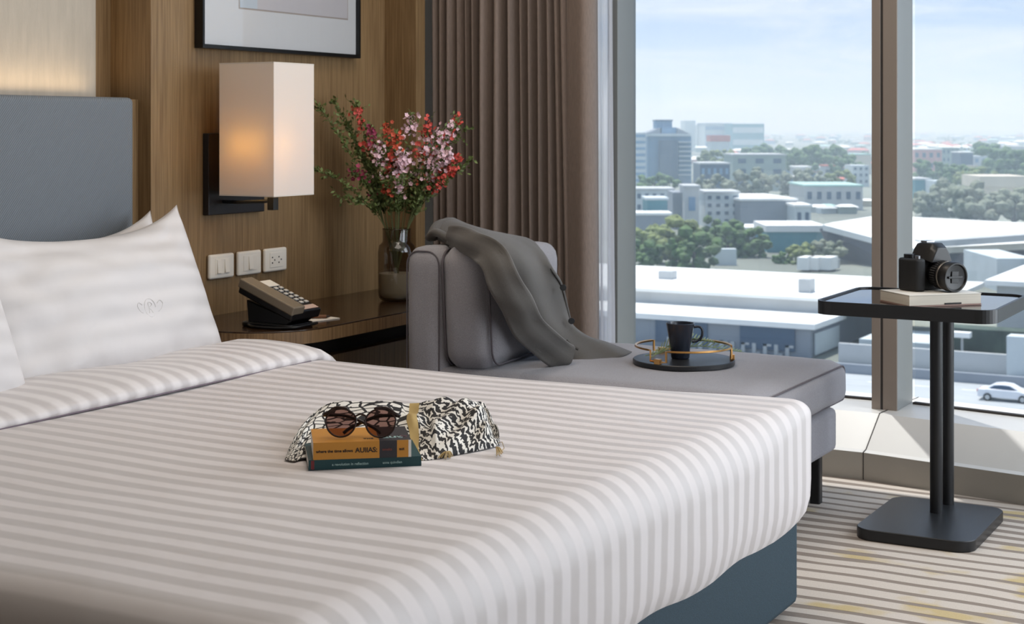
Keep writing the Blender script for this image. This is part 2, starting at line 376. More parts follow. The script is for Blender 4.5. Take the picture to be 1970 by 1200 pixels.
# lower riser of the kerb is a beige stone, the top white
curb.data.materials.append(m_curb)
for p in curb.data.polygons:
    if p.center.z < .06: p.material_index = 1
# tile joints
j = MB()
for i in (1, 2, 3):
    a_, b_, c_, d_ = [lines[k][i] for k in range(4)]
    j.tube([(a_.x, a_.y, .001), (a_.x, a_.y, .086), (b_.x, b_.y, .086), (c_.x, c_.y, .091), (d_.x, d_.y, .186), tuple(lines[4][i] + Vector((0, 0, .185)))], .0018, 4)
o = j.build('trim_3_joint', m_gap, curb); o['kind'] = 'structure'
def bay(i, x0, x1, n):
    """frame and pane of one window between two facade points"""
    a_ = offs(fpts, .37)[i]; b_ = offs(fpts, .37)[i + 1]; t = (b_ - a_).normalized(); nn = Vector((-t.y, t.x, 0))
    T = Matrix.Translation(a_) @ Matrix(((t.x, nn.x, 0, 0), (t.y, nn.y, 0, 0), (0, 0, 1, 0), (0, 0, 0, 1)))
    L = (b_ - a_).length; u0 = x0 if x0 is not None else .03; u1 = x1 if x1 is not None else L - .03
    f = MB().box((u0, -.006, .185), (u1, .014, .192), T).box((u0, -.02, 2.62), (u1, .04, ZC), T)
    w_ = struct(f.build('window_%d' % n, m_gap))
    g = MB().box((u0 + .004, .004, .19), (u1 - .004, .010, 2.63), T).build('pane', m_pane, w_)
    return w_
bay(0, 3.3 - 2.70, 3.3 - 1.42, 1)
bay(1, .03, None, 2); bay(2, .04, None, 3); bay(3, .04, None, 4)
def mullion(x0, x1, y0, y1, n, T=Matrix.Identity(4)):
    b = MB(); b.box((x0, y0, .185), (x1, y1, ZC), T)
    o = struct(b.build('trim_%d' % n, m_mullg, bevel=.002))
    o.data.materials.append(m_mull)
    g = MB(); wd = x1 - x0
    g.box((x0, y0 - .004, .185), (x0 + wd * .34, y0, ZC), T).box((x0 + wd * .44, y0 - .004, .185), (x1 - .001, y0, ZC), T)
    g.build('mullion_cover', m_mull, o, bevel=.001)['kind'] = 'structure'
    g2 = MB().box((x0 + wd * .34, y0 - .002, .185), (x0 + wd * .44, y0, ZC), T).build('mullion_groove', m_gap, o); g2['kind'] = 'structure'
    return o
mullion(-1.435, -1.351, 4.95, 5.135, 4)
ml = MB().box((-2.402, 4.975, .185), (-2.361, 5.13, ZC)).build('trim_5', m_mullg, bevel=.002); struct(ml)
for k in (2, 3):
    q = offs(fpts, .37)[k]; struct(MB().box((q.x - .05, q.y - .14, .2), (q.x + .05, q.y + .03, ZC)).build('trim_%d' % (k + 4), m_mullg, bevel=.002))
struct(MB().box((fpts[-1].x - .1, .6, 0), (fpts[-1].x + .0, fpts[-1].y + .4, .2)).build('trim_8', m_sill)) if fpts[-1].x > 3 else None

# ================================================================== CURTAINS
def drape(name, mat, x0, x1, yc, amp, folds, z0=.03, z1=ZC - .02, thick=.002, seed=1, widths=None, skew=0):
    rnd = random.Random(seed); n = folds * 14 + 1; P = []; nz_ = 14
    ph = 0; xs = []; widths = widths or [rnd.uniform(.7, 1.3) for _ in range(folds)]
    tot = sum(widths); am = [rnd.uniform(.55, 1.15) for _ in range(folds + 1)]
    cum = 0
    for k, wd in enumerate(widths):
        for q in range(14):
            u = q / 14; xs.append(((cum + wd * u) / tot, math.sin(2 * math.pi * u) * (am[k] * (1 - u) + am[k + 1] * u) * min(1.25, wd)))
        cum += wd
    xs.append((1, 0))
    for (u, s_) in xs:
        for j in range(nz_):
            v = j / (nz_ - 1); z = z0 + (z1 - z0) * v
            x = x0 + (x1 - x0) * u + skew * (1 - v) * u + .006 * math.sin(5 * v + u * 20) * (1 - v)
            y = yc + amp * s_ * (1 + .12 * (1 - v)) + .008 * math.sin(3 * v + 9 * u)
            P.append((x + .35 * amp * math.cos(math.pi * 2 * u * folds) * .3, y, z))
    return MB().grid(P, len(xs), nz_).build(name, mat, None, smooth=True, solid=thick)
cur = drape('curtain', m_curtain, -3.055, -2.50, 4.83, .036, 15, seed=4, skew=.03)
tag(cur, 'taupe pleated blackout curtain hanging between the wood wall and the window', 'curtain')
# flat leading edge of the drape, turned back at the hem
P = []
sec = [(-2.50, 4.83), (-2.475, 4.81), (-2.455, 4.80), (-2.44, 4.79), (-2.415, 4.775), (-2.40, 4.772), (-2.385, 4.785), (-2.378, 4.81), (-2.385, 4.85)]
for i, (x, y) in enumerate(sec):
    for k in range(8):
        v = k / 7; P.append((x + .012 * (1 - v) * i / 8, y, .03 + (ZC - .05) * v))
le = MB().grid(P, len(sec), 8).build('leading_edge', m_curtain, cur, smooth=True, solid=.003)
sh = drape('sheer_curtain', m_sheer, -2.40, -2.325, 4.865, .016, 3, seed=9, thick=0, widths=[1.1, .8, 1.2])
tag(sh, 'white sheer curtain gathered in a narrow strip beside the taupe drape', 'curtain')

# ================================================================== BED
bed = empty('bed', (-2.1, 2.45, 0)); tag(bed, 'large hotel bed with white striped duvet, dark teal base and grey headboard', 'bed')
MB().box((-3.08, 1.52, .022), (-1.143, 3.365, .36)).build('bed_base', m_base, bed, bevel=.018, seg=3)
for (x, y) in ((-1.25, 3.2), (-1.25, 1.7), (-2.9, 3.2), (-2.9, 1.7)):
    MB().cyl((x, y, 0), (x, y, .03), .03).build('leg', m_blackp, bed)
MB().box((-3.10, 1.53, .33), (-1.17, 3.37, .455)).build('mattress', m_white, bed, bevel=.05, seg=4)
hb = MB().box((-3.218, 1.42, .30), (-3.125, 3.345, 1.186)).build('headboard', m_head, bed, bevel=.016, seg=4); hb['label'] = 'grey perforated leather headboard'
def ringpts(x0, y0, x1, y1, r, step=.035):
    c = rrect(x0, y0, x1, y1, r, 7); out = []
    for i, p in enumerate(c):
        q = c[(i + 1) % len(c)]; L = math.dist(p, q); n = max(1, int(L / step))
        for k in range(n): out.append((p[0] + (q[0] - p[0]) * k / n, p[1] + (q[1] - p[1]) * k / n))
    return out
def duvet():
    X0, Y0, X1, Y1 = -3.12, 1.475, -1.124, 3.424; zt = .478; Rr = .095; rc = .035
    base = ringpts(X0, Y0, X1, Y1, rc)
    cx, cy_ = (X0 + X1) / 2, (Y0 + Y1) / 2
    hx, hy = (X1 - X0) / 2, (Y1 - Y0) / 2
    levels = [(.022, .205), (.010, .225), (.002, .26), (0, .30)]
    for k in range(0, 11):
        a = math.pi / 2 * k / 10; levels.append((Rr * (1 - math.cos(a)) * .9, zt - Rr + Rr * math.sin(a)))
    for k in range(1, 22): levels.append((Rr * .9 + (hy - Rr * .9 - .002) * k / 21, zt))
    P = []
    for li, (ins0, z0) in enumerate(levels):
        for (x, y) in base:
            dc = math.hypot(x - X1, y - Y1); wt = max(0, 1 - dc / .38) ** 2 * (3 - 2 * max(0, 1 - dc / .38)); Rl = Rr * (1 - .62 * wt)
            ins, z = ins0, z0
            if 4 <= li <= 14: a = math.pi / 2 * (li - 4) / 10; ins = Rl * (1 - math.cos(a)) * .9; z = zt - Rl + Rl * math.sin(a)
            elif li > 14: ins = Rl * .9 + (hy - Rl * .9 - .002) * (li - 14) / 21
            sx_ = (hx - ins) / hx; sy_ = (hy - ins) / hy
            if li > 15: sx_ = (hx - ins * .98) / hx
            xx = cx + (x - cx) * sx_; yy = cy_ + (y - cy_) * sy_
            nn = noise.noise(Vector((xx * 1.8, yy * 2.2, 3))) * .007 + noise.noise(Vector((xx * 5, yy * 4, z * 4))) * .0018
            zz = z + nn * (1 if z > .4 else .4)
            # the hanging part has faint vertical ripples; lower edge is not level
            if z < .4:
                s_ = (.4 - z) / .2
                if x > X1 - .06: xx += .004 * math.sin(y * 14) * s_ + noise.noise(Vector((y * 6, 1, z * 3))) * .005 * s_
                if z < .25: zz += .012 * math.sin(y * 5.3 + 1.2) * (.25 - z) / .045 * .8
            P.append((xx, yy, zz))
    n = len(base); b = MB()
    F = []
    for i in range(len(levels) - 1):
        for k in range(n): F.append((i * n + k, i * n + (k + 1) % n, (i + 1) * n + (k + 1) % n, (i + 1) * n + k))
    F.append(tuple((len(levels) - 1) * n + k for k in range(n)))
    b.add(P, F); return b.build('duvet', m_duvet, bed, smooth=True)
dv = duvet()
def fold():
    # path across the bed, over both sides
    Y0, Y1, zt, R = 1.468, 3.438, .478, .11; path = []
    for k in range(6): path.append((Y0, .26 + (zt - R - .26) * k / 6, -1, 0))
    for k in range(9): a = math.pi / 2 * k / 8; path.append((Y0 + R - R * math.cos(a), zt - R + R * math.sin(a), -math.cos(a), math.sin(a)))
    for k in range(1, 44): path.append((Y0 + R + (Y1 - Y0 - 2 * R) * k / 44, zt, 0, 1))
    for k in range(9): a = math.pi / 2 * (1 - k / 8); path.append((Y1 - R + R * math.cos(a), zt - R + R * math.sin(a), math.cos(a), math.sin(a)))
    for k in range(1, 7): path.append((Y1, zt - R - (zt - R - .26) * k / 6, 1, 0))
    secn = [(-2.50, -.004), (-2.478, -.002), (-2.462, .004), (-2.458, .014), (-2.466, .024), (-2.49, .034), (-2.53, .041), (-2.59, .044), (-2.66, .043), (-2.73, .038), (-2.79, .026), (-2.83, .010), (-2.85, -.004)]
    P = []
    for i, (y, z, ny, nz_) in enumerate(path):
        for (x, h) in secn:
            wv = noise.noise(Vector((x * 4, y * 5, 7))); hh = h * (1 + .22 * noise.noise(Vector((y * 3.1, 2, x * 2)))) + (.007 * wv if h > .005 else 0)
            xx = x + .010 * noise.noise(Vector((y * 2.2, 5, 0)))
            P.append((xx, y + ny * hh, z + nz_ * hh))
    return MB().grid(P, len(path), len(secn)).build('duvet_fold', m_fold, bed, smooth=True)
fo = fold()
sm = MB().tube([(-2.4625 + .010 * noise.noise(Vector((y * 2.2, 5, 0))), y, .481) for y in [1.62 + 1.68 * k / 40 for k in range(41)]], .0022, 6)
sm.build('seam', M('grey_seam', (120, 108, 116), .9), bed, smooth=True)

m_thread = M('white_embroidery_thread', (214, 210, 208), .4)
def pillow(name, width, height, thick, center, slant, label, yaw=0, seed=0, roll=0, sag=.0, mono=False):
    n = 44; mm = 32; P = []
    def pt(u, v, sgn):
        w_ = width / 2 * u * (1 - .035 * (1 - v * v)) ; h_ = height / 2 * v * (1 - .10 * (1 - u * u))
        cu = max(0, 1 - abs(u) ** 2.6); cv = max(0, 1 - abs(v) ** 2.4)
        t = thick / 2 * (cu ** .55) * (cv ** .6)
        wr = noise.noise(Vector((u * 2 + seed, v * 2, sgn))) * .018 + noise.noise(Vector((u * 5 + seed, v * 5, sgn * 3))) * .007
        edge = min(1, 4 * (1 - max(abs(u), abs(v))))
        # creases running in from the corners
        cr_ = .006 * math.sin(18 * (abs(u) - abs(v)) + seed) * max(0, abs(u) + abs(v) - 1.0)
        h_ -= sag * (1 - abs(u) ** 3.2) * max(0, v)
        return Vector((w_, sgn * t * (1 + 0) + (wr + cr_) * edge, h_))
    R_ = Matrix.Translation(center) @ Matrix.Rotation(yaw, 4, 'Z') @ Matrix.Rotation(slant, 4, 'Y') @ Matrix.Rotation(math.pi / 2, 4, 'Z') @ Matrix.Rotation(roll, 4, 'Y')
    b = MB()
    for sgn in (-1, 1):
        P = []
        for i in range(n + 1):
            for j_ in range(mm + 1):
                u = -1 + 2 * i / n; v = -1 + 2 * j_ / mm
                u = math.sin(u * math.pi / 2) * .35 + u * .65; v = math.sin(v * math.pi / 2) * .35 + v * .65
                P.append(pt(u, v, sgn))
        b.grid(P, n + 1, mm + 1)
    me = bpy.data.meshes.new(name); me.from_pydata([tuple(p) for p in b.v], [], b.f); me.materials.append(m_pillow)
    bm = bmesh.new(); bm.from_mesh(me); bmesh.ops.remove_doubles(bm, verts=bm.verts, dist=.0008); bmesh.ops.recalc_face_normals(bm, faces=bm.faces); bm.to_mesh(me); bm.free()
    for p in me.polygons: p.use_smooth = True
    o = bpy.data.objects.new(name, me); C.objects.link(o); o.matrix_basis = R_
    tag(o, label, 'pillow', 'striped white pillows')
    if mono:
        for path in ([(.0 + .050 * math.cos(a / 24 * 6.283), .105 * math.sin(a / 24 * 6.283)) for a in range(22)], [(-.012, -.06), (-.010, .0), (-.012, .06), (.012, .055), (.018, .03), (-.008, .0), (.006, -.02), (.022, -.06)], [(.07, .04), (.10, .07), (.12, .03), (.10, -.03), (.075, -.05)], [(-.07, .04), (-.10, .07), (-.12, .03), (-.10, -.03), (-.075, -.05)]):
            pp = cat([R_ @ (pt(.22 + a_, -.24 + b_, -1) + Vector((0, -.0005, 0))) for a_, b_ in path], 40)
            em = MB().tube(pp, .0006, 5).build('embroidered_emblem', m_thread, None, smooth=True); em.parent = o; em.matrix_parent_inverse = R_.inverted()
    return o
SL = -math.atan2(.18, .42)
pillow('pillow', .82, .50, .19, (-2.860, 2.925, .652), SL, 'white striped pillow leaning in front of another, its corner pointing up by the sconce', seed=2, mono=True, sag=.055, roll=0.0)
pillow('pillow', .72, .48, .15, (-2.99, 2.985, .635), SL * .8, 'white pillow mostly hidden behind another, against the grey headboard', seed=5, sag=.05)
pillow('pillow', .74, .50, .19, (-2.76, 2.165, .655), SL, 'white pillow cut by the left edge of the frame, in front of the big pillow', seed=8)

# ================================================================== NIGHTSTAND
ns = empty('bedside_table', (-2.93, 4.1, 0)); tag(ns, 'long wall-mounted wooden bedside table with glossy dark top and rounded end', 'table')
outl = [(-3.168, 3.461), (-2.95, 3.461)]
for k in range(13):
    a = -math.pi / 2 + math.pi / 2 * k / 12; outl.append((-2.92 + .22 * math.cos(a), 3.69 + .23 * math.sin(a)))
outl += [(-2.70, 4.692), (-3.168, 4.692)]
MB().prism(outl, .472, .5085).build('table_edge', m_woodd, ns)
MB().prism([(x - .0015 if x > -3 else x, y + (.0015 if y < 4 else -.0015)) for x, y in outl], .5085, .513).build('tabletop', m_desk, ns, bevel=.001, seg=2)
MB().box((-3.168, 3.82, .22), (-2.80, 4.69, .40)).build('drawer', m_wood, ns)
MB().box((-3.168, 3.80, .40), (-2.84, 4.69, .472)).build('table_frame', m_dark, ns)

# ================================================================== SCONCE
sc_ = empty('wall_sconce', (-3.17, 3.82, .95)); tag(sc_, 'wall sconce with tall square linen shade on a dark metal plate', 'lamp')
MB().box((-3.169, 3.69, .828), (-3.145, 3.965, 1.082)).build('backplate', M('bronze_plate', (52, 50, 52), .35, metal=.6), sc_, bevel=.003)
sx0, sx1, sy0, sy1, sz0, sz1 = -3.077, -2.871, 3.662, 3.859, .893, 1.295
b = MB()
ptx = [(sx0, sy0), (sx1, sy0), (sx1, sy1), (sx0, sy1)]
b.add([(x, y, sz0) for x, y in ptx] + [(x, y, sz1) for x, y in ptx], [(k, (k + 1) % 4, 4 + (k + 1) % 4, 4 + k) for k in range(4)])
b.build('lamp_shade', m_shade, sc_, solid=.003)
m_trim = M('shade_trim', (214, 204, 192), .7)
for z in (sz0 + .001, sz1 - .001): MB().tube([(x, y, z) for x, y in ptx], .0025, 4, closed=True).build('shade_rim', m_trim, sc_)
b = MB(); b.tube([(-3.146, 3.76, .868), (-3.08, 3.76, .868), (-3.0, 3.775, .872), (-2.968, 3.79, .874)], .006, 8); b.build('arm', m_black, sc_, smooth=True)
MB().box((-2.985, 3.775, .845), (-2.960, 3.80, .885)).build('switch_box', m_black, sc_, bevel=.002)
MB().cyl((-2.973, 3.787, .885), (-2.973, 3.787, .94), .008).build('bulb_holder', m_black, sc_)
m_bulb = M('warm_bulb', (255, 220, 160), .5, emit=((255, 200, 120), 5))
for (dx, dy) in ((-.03, 0), (.03, 0)):
    MB().lathe([(.001, .965), (.014, .975), (.019, 1.02), (.014, 1.075), (.001, 1.09)], 14, Matrix.Translation((-2.973 + dx, 3.76 - .02 + dy, 0))).build('bulb', m_bulb, sc_, smooth=True)
for dx in (-.034, .034):
    lp = bpy.data.lights.new('bulb_light', 'POINT'); lp.energy = .32; lp.color = (1, .80, .40); lp.shadow_soft_size = .02
    lo = bpy.data.objects.new('bulb_light', lp); C.objects.link(lo); lo.location = (-2.973 + dx, 3.715, 1.05)

# ================================================================== SWITCHES
m_plate = M('white_switch_plastic', (226, 220, 210), .35); m_slot = M('socket_hole', (30, 28, 26), .6)
for (y0, y1, kind, lab) in ((3.708, 3.827, 2, 'white wall switch plate with two rockers, nearest the pillow'), (3.845, 3.963, 1, 'white wall switch plate with one rocker, between switch and socket'), (3.979, 4.097, 0, 'white wall socket plate with two outlets, nearest the flowers')):
    z0, z1 = .627, .704; cy0 = (y0 + y1) / 2
    o = MB().box((-3.1695, y0, z0), (-3.155, y1, z1)).build('light_switch' if kind else 'wall_socket', m_plate, None, bevel=.0085, seg=4)
    tag(o, lab, 'switch' if kind else 'socket', 'wall plates above the bedside table')
    MB().box((-3.156, cy0 - .034, z0 + .014), (-3.1535, cy0 + .034, z1 - .014)).build('insert', m_plate, o, bevel=.001)
    if kind:
        for c in ((-.018, .018) if kind == 2 else (0,)):
            T = Matrix.Translation((-3.154, cy0 + c, (z0 + z1) / 2)) @ Matrix.Rotation(math.radians(-6), 4, 'Y')
            MB().box((-.002, -.0095, -.021), (.004, .0095, .021), T).build('rocker', m_plate, o, bevel=.001)
    else:
        for c in (-.017, .017):
            b = MB()
            for (dy, dz) in ((-.005, .009), (-.005, -.009), (.007, 0)):
                b.cyl((-3.1538, cy0 + c + dy, (z0 + z1) / 2 + dz), (-3.1525, cy0 + c + dy, (z0 + z1) / 2 + dz), .0026, 8)
            b.build('socket_hole', m_slot, o)

# ================================================================== PICTURE
pf = empty('framed_picture', (-3.15, 4.07, 1.7)); tag(pf, 'framed print with black frame and wide white mat, hung above the sconce', 'picture')
y0, y1, z0, z1 = 3.652, 4.492, 1.344, 2.05; b = MB()
for q in (((y0, z0), (y1, z0 + .012)), ((y0, z1 - .012), (y1, z1)), ((y0, z0 + .012), (y0 + .009, z1 - .012)), ((y1 - .009, z0 + .012), (y1, z1 - .012))):
    b.box((-3.168, q[0][0], q[0][1]), (-3.135, q[1][0], q[1][1]))
b.build('frame', m_blackp, pf)
MB().box((-3.165, y0 + .005, z0 + .008), (-3.150, y1 - .005, z1 - .008)).build('mat_board', M('mat_board', (214, 208, 204), .7), pf)
def art_mat():
    m = M('faint_print', (196, 190, 188), .6); n, l, b = nodes(m)
    t = n.new('ShaderNodeTexCoord'); s = n.new('ShaderNodeSeparateXYZ'); l.new(t.outputs['Object'], s.inputs[0])
    r = n.new('ShaderNodeValToRGB'); mr = n.new('ShaderNodeMapRange'); l.new(s.outputs['Y'], mr.inputs[0]); mr.inputs[1].default_value = 3.8; mr.inputs[2].default_value = 4.45; l.new(mr.outputs[0], r.inputs[0])
    r.color_ramp.interpolation = 'CONSTANT'; e = r.color_ramp.elements; e[0].color = lin((196, 200, 204)); e[1].position = .2; e[1].color = lin((200, 190, 188))
    l.new(r.outputs[0], b.inputs['Base Color']); return m
MB().box((-3.151, 3.845, 1.481), (-3.1485, 4.43, 1.92)).build('print', art_mat(), pf)
MB().box((-3.1515, 3.840, 1.476), (-3.1495, 4.435, 1.925)).build('print_border', M('beige_line', (176, 160, 148), .7), pf)
MB().box((-3.142, y0 + .008, z0 + .010), (-3.140, y1 - .008, z1 - .010)).build('glass', m_pane, pf)

# ================================================================== DAYBED
db = empty('daybed', (-1.93, 4.13, 0)); tag(db, 'grey upholstered daybed with backrest at one end standing under the window', 'sofa')
MB().box((-2.46, 3.77, .145), (-1.392, 4.448, .275)).build('seat_frame', m_grey, db, bevel=.02, seg=3)
def softbox(name, a, b_, r, mat, parent, bulge=.0, res=.035, T=None, seed=0):
    """closed cushion: rounded box, subdivided and softly bulged"""
    a = Vector(a); b_ = Vector(b_); c = (a + b_) / 2; h = (b_ - a) / 2
    bm = bmesh.new(); bmesh.ops.create_cube(bm, size=2)
    bmesh.ops.subdivide_edges(bm, edges=bm.edges, cuts=22, use_grid_fill=True)
    for v in bm.verts:
        p = Vector((v.co.x * h.x, v.co.y * h.y, v.co.z * h.z))
        q = Vector([max(-(h[i] - r), min(h[i] - r, p[i])) for i in range(3)]); d = p - q
        m_ = max(abs(d.x), abs(d.y), abs(d.z))
        if d.length > 1e-6 and m_ > 0: p = q + d.normalized() * m_
        n = Vector((v.co.x, v.co.y, v.co.z))
        for i in range(3):
            j1, j2 = (i + 1) % 3, (i + 2) % 3
            k = (1 - n[j1] ** 2) * (1 - n[j2] ** 2) if abs(n[i]) > .6 else 0
            p[i] += math.copysign(bulge * k, n[i])
        wv = noise.noise(p * 9 + Vector((seed, 0, 0))) * .0035
        p += n.normalized() * wv
        v.co = (T @ (p + c)) if T else (p + c)
    me = bpy.data.meshes.new(name); bm.to_mesh(me); bm.free(); me.materials.append(mat)
    for p in me.polygons: p.use_smooth = True
    o = bpy.data.objects.new(name, me); C.objects.link(o); o.parent = parent
    if parent is not None: o.matrix_parent_inverse = parent.matrix_basis.inverted()
    return o
sc1 = softbox('seat_cushion', (-2.46, 3.745, .275), (-1.378, 4.512, .408), .045, m_grey, db, bulge=.010)
def piping(pts, r, parent, name='piping'): return MB().tube(pts, r, 6, closed=True).build(name, m_greypipe, parent, smooth=True)
piping([(-1.385 - .006 * 0, y, z) for y, z in rrect(3.775, .292, 4.492, .392, .025)], .0028, sc1)
br_ = softbox('backrest', (-2.472, 3.75, .15), (-2.338, 4.50, .757), .048, m_grey, db, bulge=.004, seed=3)
for v_ in br_.data.vertices:
    if v_.co.z > .4: v_.co.z -= (v_.co.y - 3.75) * .045
piping([(x, 3.762, z) for x, z in rrect(-2.462, .17, -2.352, .742, .04)], .0024, br_)
for (x, y) in ((-1.435, 4.377), (-1.435, 3.84), (-2.40, 4.377), (-2.40, 3.84)):
    MB().prism(rrect(x - .015, y - .015, x + .015, y + .015, .004, 2), 0, .15).build('leg', m_black, db)
ck = empty('back_cushion', (-2.25, 4.1, .41)); tag(ck, 'plump grey cushion with piped edges leaning on the daybed backrest', 'cushion')
Tc = Matrix.Translation((-2.275, 3.962, .40)) @ Matrix.Rotation(math.radians(6), 4, 'Z') @ Matrix.Rotation(math.radians(-3), 4, 'Y')
cb = softbox('cushion_cover', (-.078, -.205, .012), (.078, .205, .358), .05, m_grey, ck, bulge=.018, T=Tc, seed=6)
for s_ in (1, -1):
    MB().tube([Tc @ Vector((s_ * .072, y, z)) for y, z in rrect(-.19, .018, .19, .351, .05)], .003, 6, closed=True).build('piping', m_greypipe, ck, smooth=True)

# ================================================================== JACKET
jk = empty('suit_jacket', at(1000, 560, 4.45)); tag(jk, 'olive-grey suit jacket draped over the daybed cushion, hem on the seat', 'jacket')
rows = [
 [(842, 462, 4.62), (838, 442, 4.66), (850, 424, 4.72), (872, 420, 4.80), (888, 432, 4.86)],
 [(868, 474, 4.50), (880, 450, 4.52), (902, 436, 4.60), (922, 440, 4.68), (935, 450, 4.76)],
 [(905, 480, 4.36), (925, 466, 4.38), (950, 456, 4.46), (982, 452, 4.58), (1012, 460, 4.72)],
 [(935, 498, 4.28), (958, 482, 4.32), (985, 474, 4.42), (1014, 474, 4.52), (1042, 484, 4.62)],
 [(950, 530, 4.27), (980, 515, 4.34), (1008, 505, 4.42), (1038, 506, 4.50), (1060, 514, 4.56)],
 [(962, 570, 4.30), (996, 555, 4.38), (1026, 545, 4.46), (1056, 542, 4.54), (1080, 546, 4.62)],
 [(980, 612, 4.36), (1014, 600, 4.43), (1044, 592, 4.50), (1072, 588, 4.58), (1092, 594, 4.65)],
 [(1000, 645, 4.42), (1036, 636, 4.47), (1066, 628, 4.52), (1090, 620, 4.60), (1102, 626, 4.67)],
 [(1022, 676, 4.50), (1065, 668, 4.52), (1098, 660, 4.55), (1120, 648, 4.60), (1132, 648, 4.66)],
 [(1048, 694, 4.555), (1096, 688, 4.54), (1134, 678, 4.56), (1158, 664, 4.62), (1170, 660, 4.68)],
 [(1070, 697, 4.54), (1128, 697, 4.53), (1170, 695, 4.55), (1198, 686, 4.60), (1215, 678, 4.68)]]
nr, nc = 56, 34
tmp = [cat([at(*p) for p in r_], nc) for r_ in rows]
cols = [cat([tmp[i][j_] for i in range(len(rows))], nr) for j_ in range(nc)]
P = []
for i in range(nr):
    for j_ in range(nc):
        p = cols[j_][i].copy(); u = i / (nr - 1); v = j_ / (nc - 1)
        fade = math.sin(math.pi * min(1, u * 1.15)) ** .5 if u < .87 else .3
        d = (.014 * math.sin(v * 13 + u * 4) + .012 * math.sin(v * 7 - u * 6 + 1)) * fade + .006 * noise.noise(p * 16)
        p -= FW * (d + .008); p.z = max(p.z + .002 + d * .2, .416 if u > .6 else 0)
        P.append(p)
MB().grid(P, nr, nc).build('jacket_body', m_jacket, jk, smooth=True, solid=.004)
# sleeve lies over the near side
slv = cat([at(868, 456, 4.50), at(905, 466, 4.38), at(940, 488, 4.25), at(966, 530, 4.19), at(990, 580, 4.22), at(1018, 628, 4.29), at(1055, 668, 4.38), at(1090, 688, 4.45)], 40)
b = MB(); P = []
for i, p in enumerate(slv):
    d = (slv[min(i + 1, 39)] - slv[max(i - 1, 0)]).normalized(); u = d.cross(FW).normalized(); v = d.cross(u).normalized(); t = i / 39
    hw = .034 + .020 * math.sin(min(1, t * 1.3) * math.pi * .5) - .010 * t; ht = .015 + .008 * math.sin(t * 14)
    if t > .8: ht *= .8
    for k in range(20):
        a = 2 * math.pi * k / 20; q = p + u * math.cos(a) * hw + v * math.sin(a) * ht
        q += v * (.004 * math.sin(t * 30 + a * 2) + .003 * math.sin(a * 5)) + u * .003 * math.sin(t * 24)
        q.z = max(q.z, .415 if t > .5 else 0); P.append(q)
b.grid([P[i] for i in range(len(P))], 40, 20)
F = [(i * 20 + 19, (i + 1) * 20 + 19, (i + 1) * 20, i * 20) for i in range(39)]; b.f += F; b.mi += [0] * len(F)
b.build('sleeve', m_jacket, jk, smooth=True)
# collar roll at the top
MB().tube(cat([at(832, 456, 4.60), at(845, 432, 4.68), at(872, 428, 4.72), at(905, 440, 4.70), at(940, 448, 4.70)], 24), lambda t: .020 - .008 * t, 10, sq=.7).build('collar', m_jacket, jk, smooth=True)
MB().tube(cat([at(828, 458, 4.62), at(838, 447, 4.58), at(858, 456, 4.54), at(878, 470, 4.52)], 16), .017, 10, sq=.7).build('sleeve_cuff', m_jacket, jk, smooth=True)
edge = [P_ for P_ in cat([at(*r_[-1]) - FW * .02 for r_ in rows[1:9]], 40)]
MB().tube(edge, .006, 8, sq=.5).build('lapel', m_jacket, jk, smooth=True)
for (px, py, D) in ((1083, 553, 4.55), (1099, 617, 4.56)):
    q = at(px, py, D); b = MB(); b.cyl(q - FW * .006 + RT * .001, q, .0095, 18); b.build('button', m_blackp, jk, bevel=.001)
# flap of the side pocket
MB().tube(cat([at(1090, 655, 4.45), at(1100, 665, 4.455), at(1112, 672, 4.46)], 8), .004, 6).build('pocket_flap', m_jacket_in, jk)

# ================================================================== TRAY, MUG, FERN
TC = Vector((-1.752, 4.137, .416)); DEG = math.pi / 180
ty = empty('serving_tray', TC); tag(ty, 'round black tray with stepped gold rail on the daybed seat', 'tray')
MB().lathe([(.001, 0), (.145, 0), (.147, .002), (.147, .013), (.145, .015), (.001, .015)], 64, Matrix.Translation(TC)).build('tray_base', m_black, ty, smooth=True, angle=35)
def cp(deg, r, z): a = deg * DEG; return TC + RT * (math.cos(a) * r) + FW * (math.sin(a) * r) + Vector((0, 0, z))
zr, zb = .052, .022
gaps = [-128, -8, 112]; hw_ = 11
for g in gaps:
    nxt = g + 120
    pts = [cp(g + hw_ - 6, .139, zb), cp(g + hw_, .139, zb), cp(g + hw_, .139, zr)] + [cp(g + hw_ + (120 - 2 * hw_) * k / 26, .139, zr) for k in range(1, 26)] + [cp(nxt - hw_, .139, zr), cp(nxt - hw_, .139, zb), cp(nxt - hw_ + 11, .139, zb)]
    MB().tube(pts, .0036, 4).build('rail', m_gold, ty)
    c = cp(g, .139, 0); a = g * DEG
    T = Matrix.Translation(c) @ Matrix.Rotation(a + TH, 4, 'Z')
    MB().box((-.007, -.009, .0151), (.007, .009, .030), T).build('rail_block', m_gold, ty, bevel=.001)
mg = empty('mug', TC + RT * -.010 + Vector((0, 0, .0155))); tag(mg, 'dark navy ceramic mug standing on the black tray', 'mug')
Tm = Matrix.Translation(mg.location)
MB().lathe([(.001, 0), (.024, 0), (.0265, .003), (.0285, .03), (.034, .06), (.0405, .098), (.0415, .102), (.0395, .103), (.037, .095), (.031, .055), (.026, .008), (.001, .006)], 40, Tm).build('mug_body', m_navy, mg, smooth=True, angle=60)
hp = [Tm @ (RT * r + Vector((0, 0, z))) for r, z in ((.036, .090), (.052, .092), (.062, .086), (.064, .072), (.059, .058), (.047, .050), (.034, .048))]
MB().tube(cat(hp, 24), .005, 8, sq=.8).build('handle', m_navy, mg, smooth=True)
m_leafb = M('fern_green', (122, 138, 98), .5)
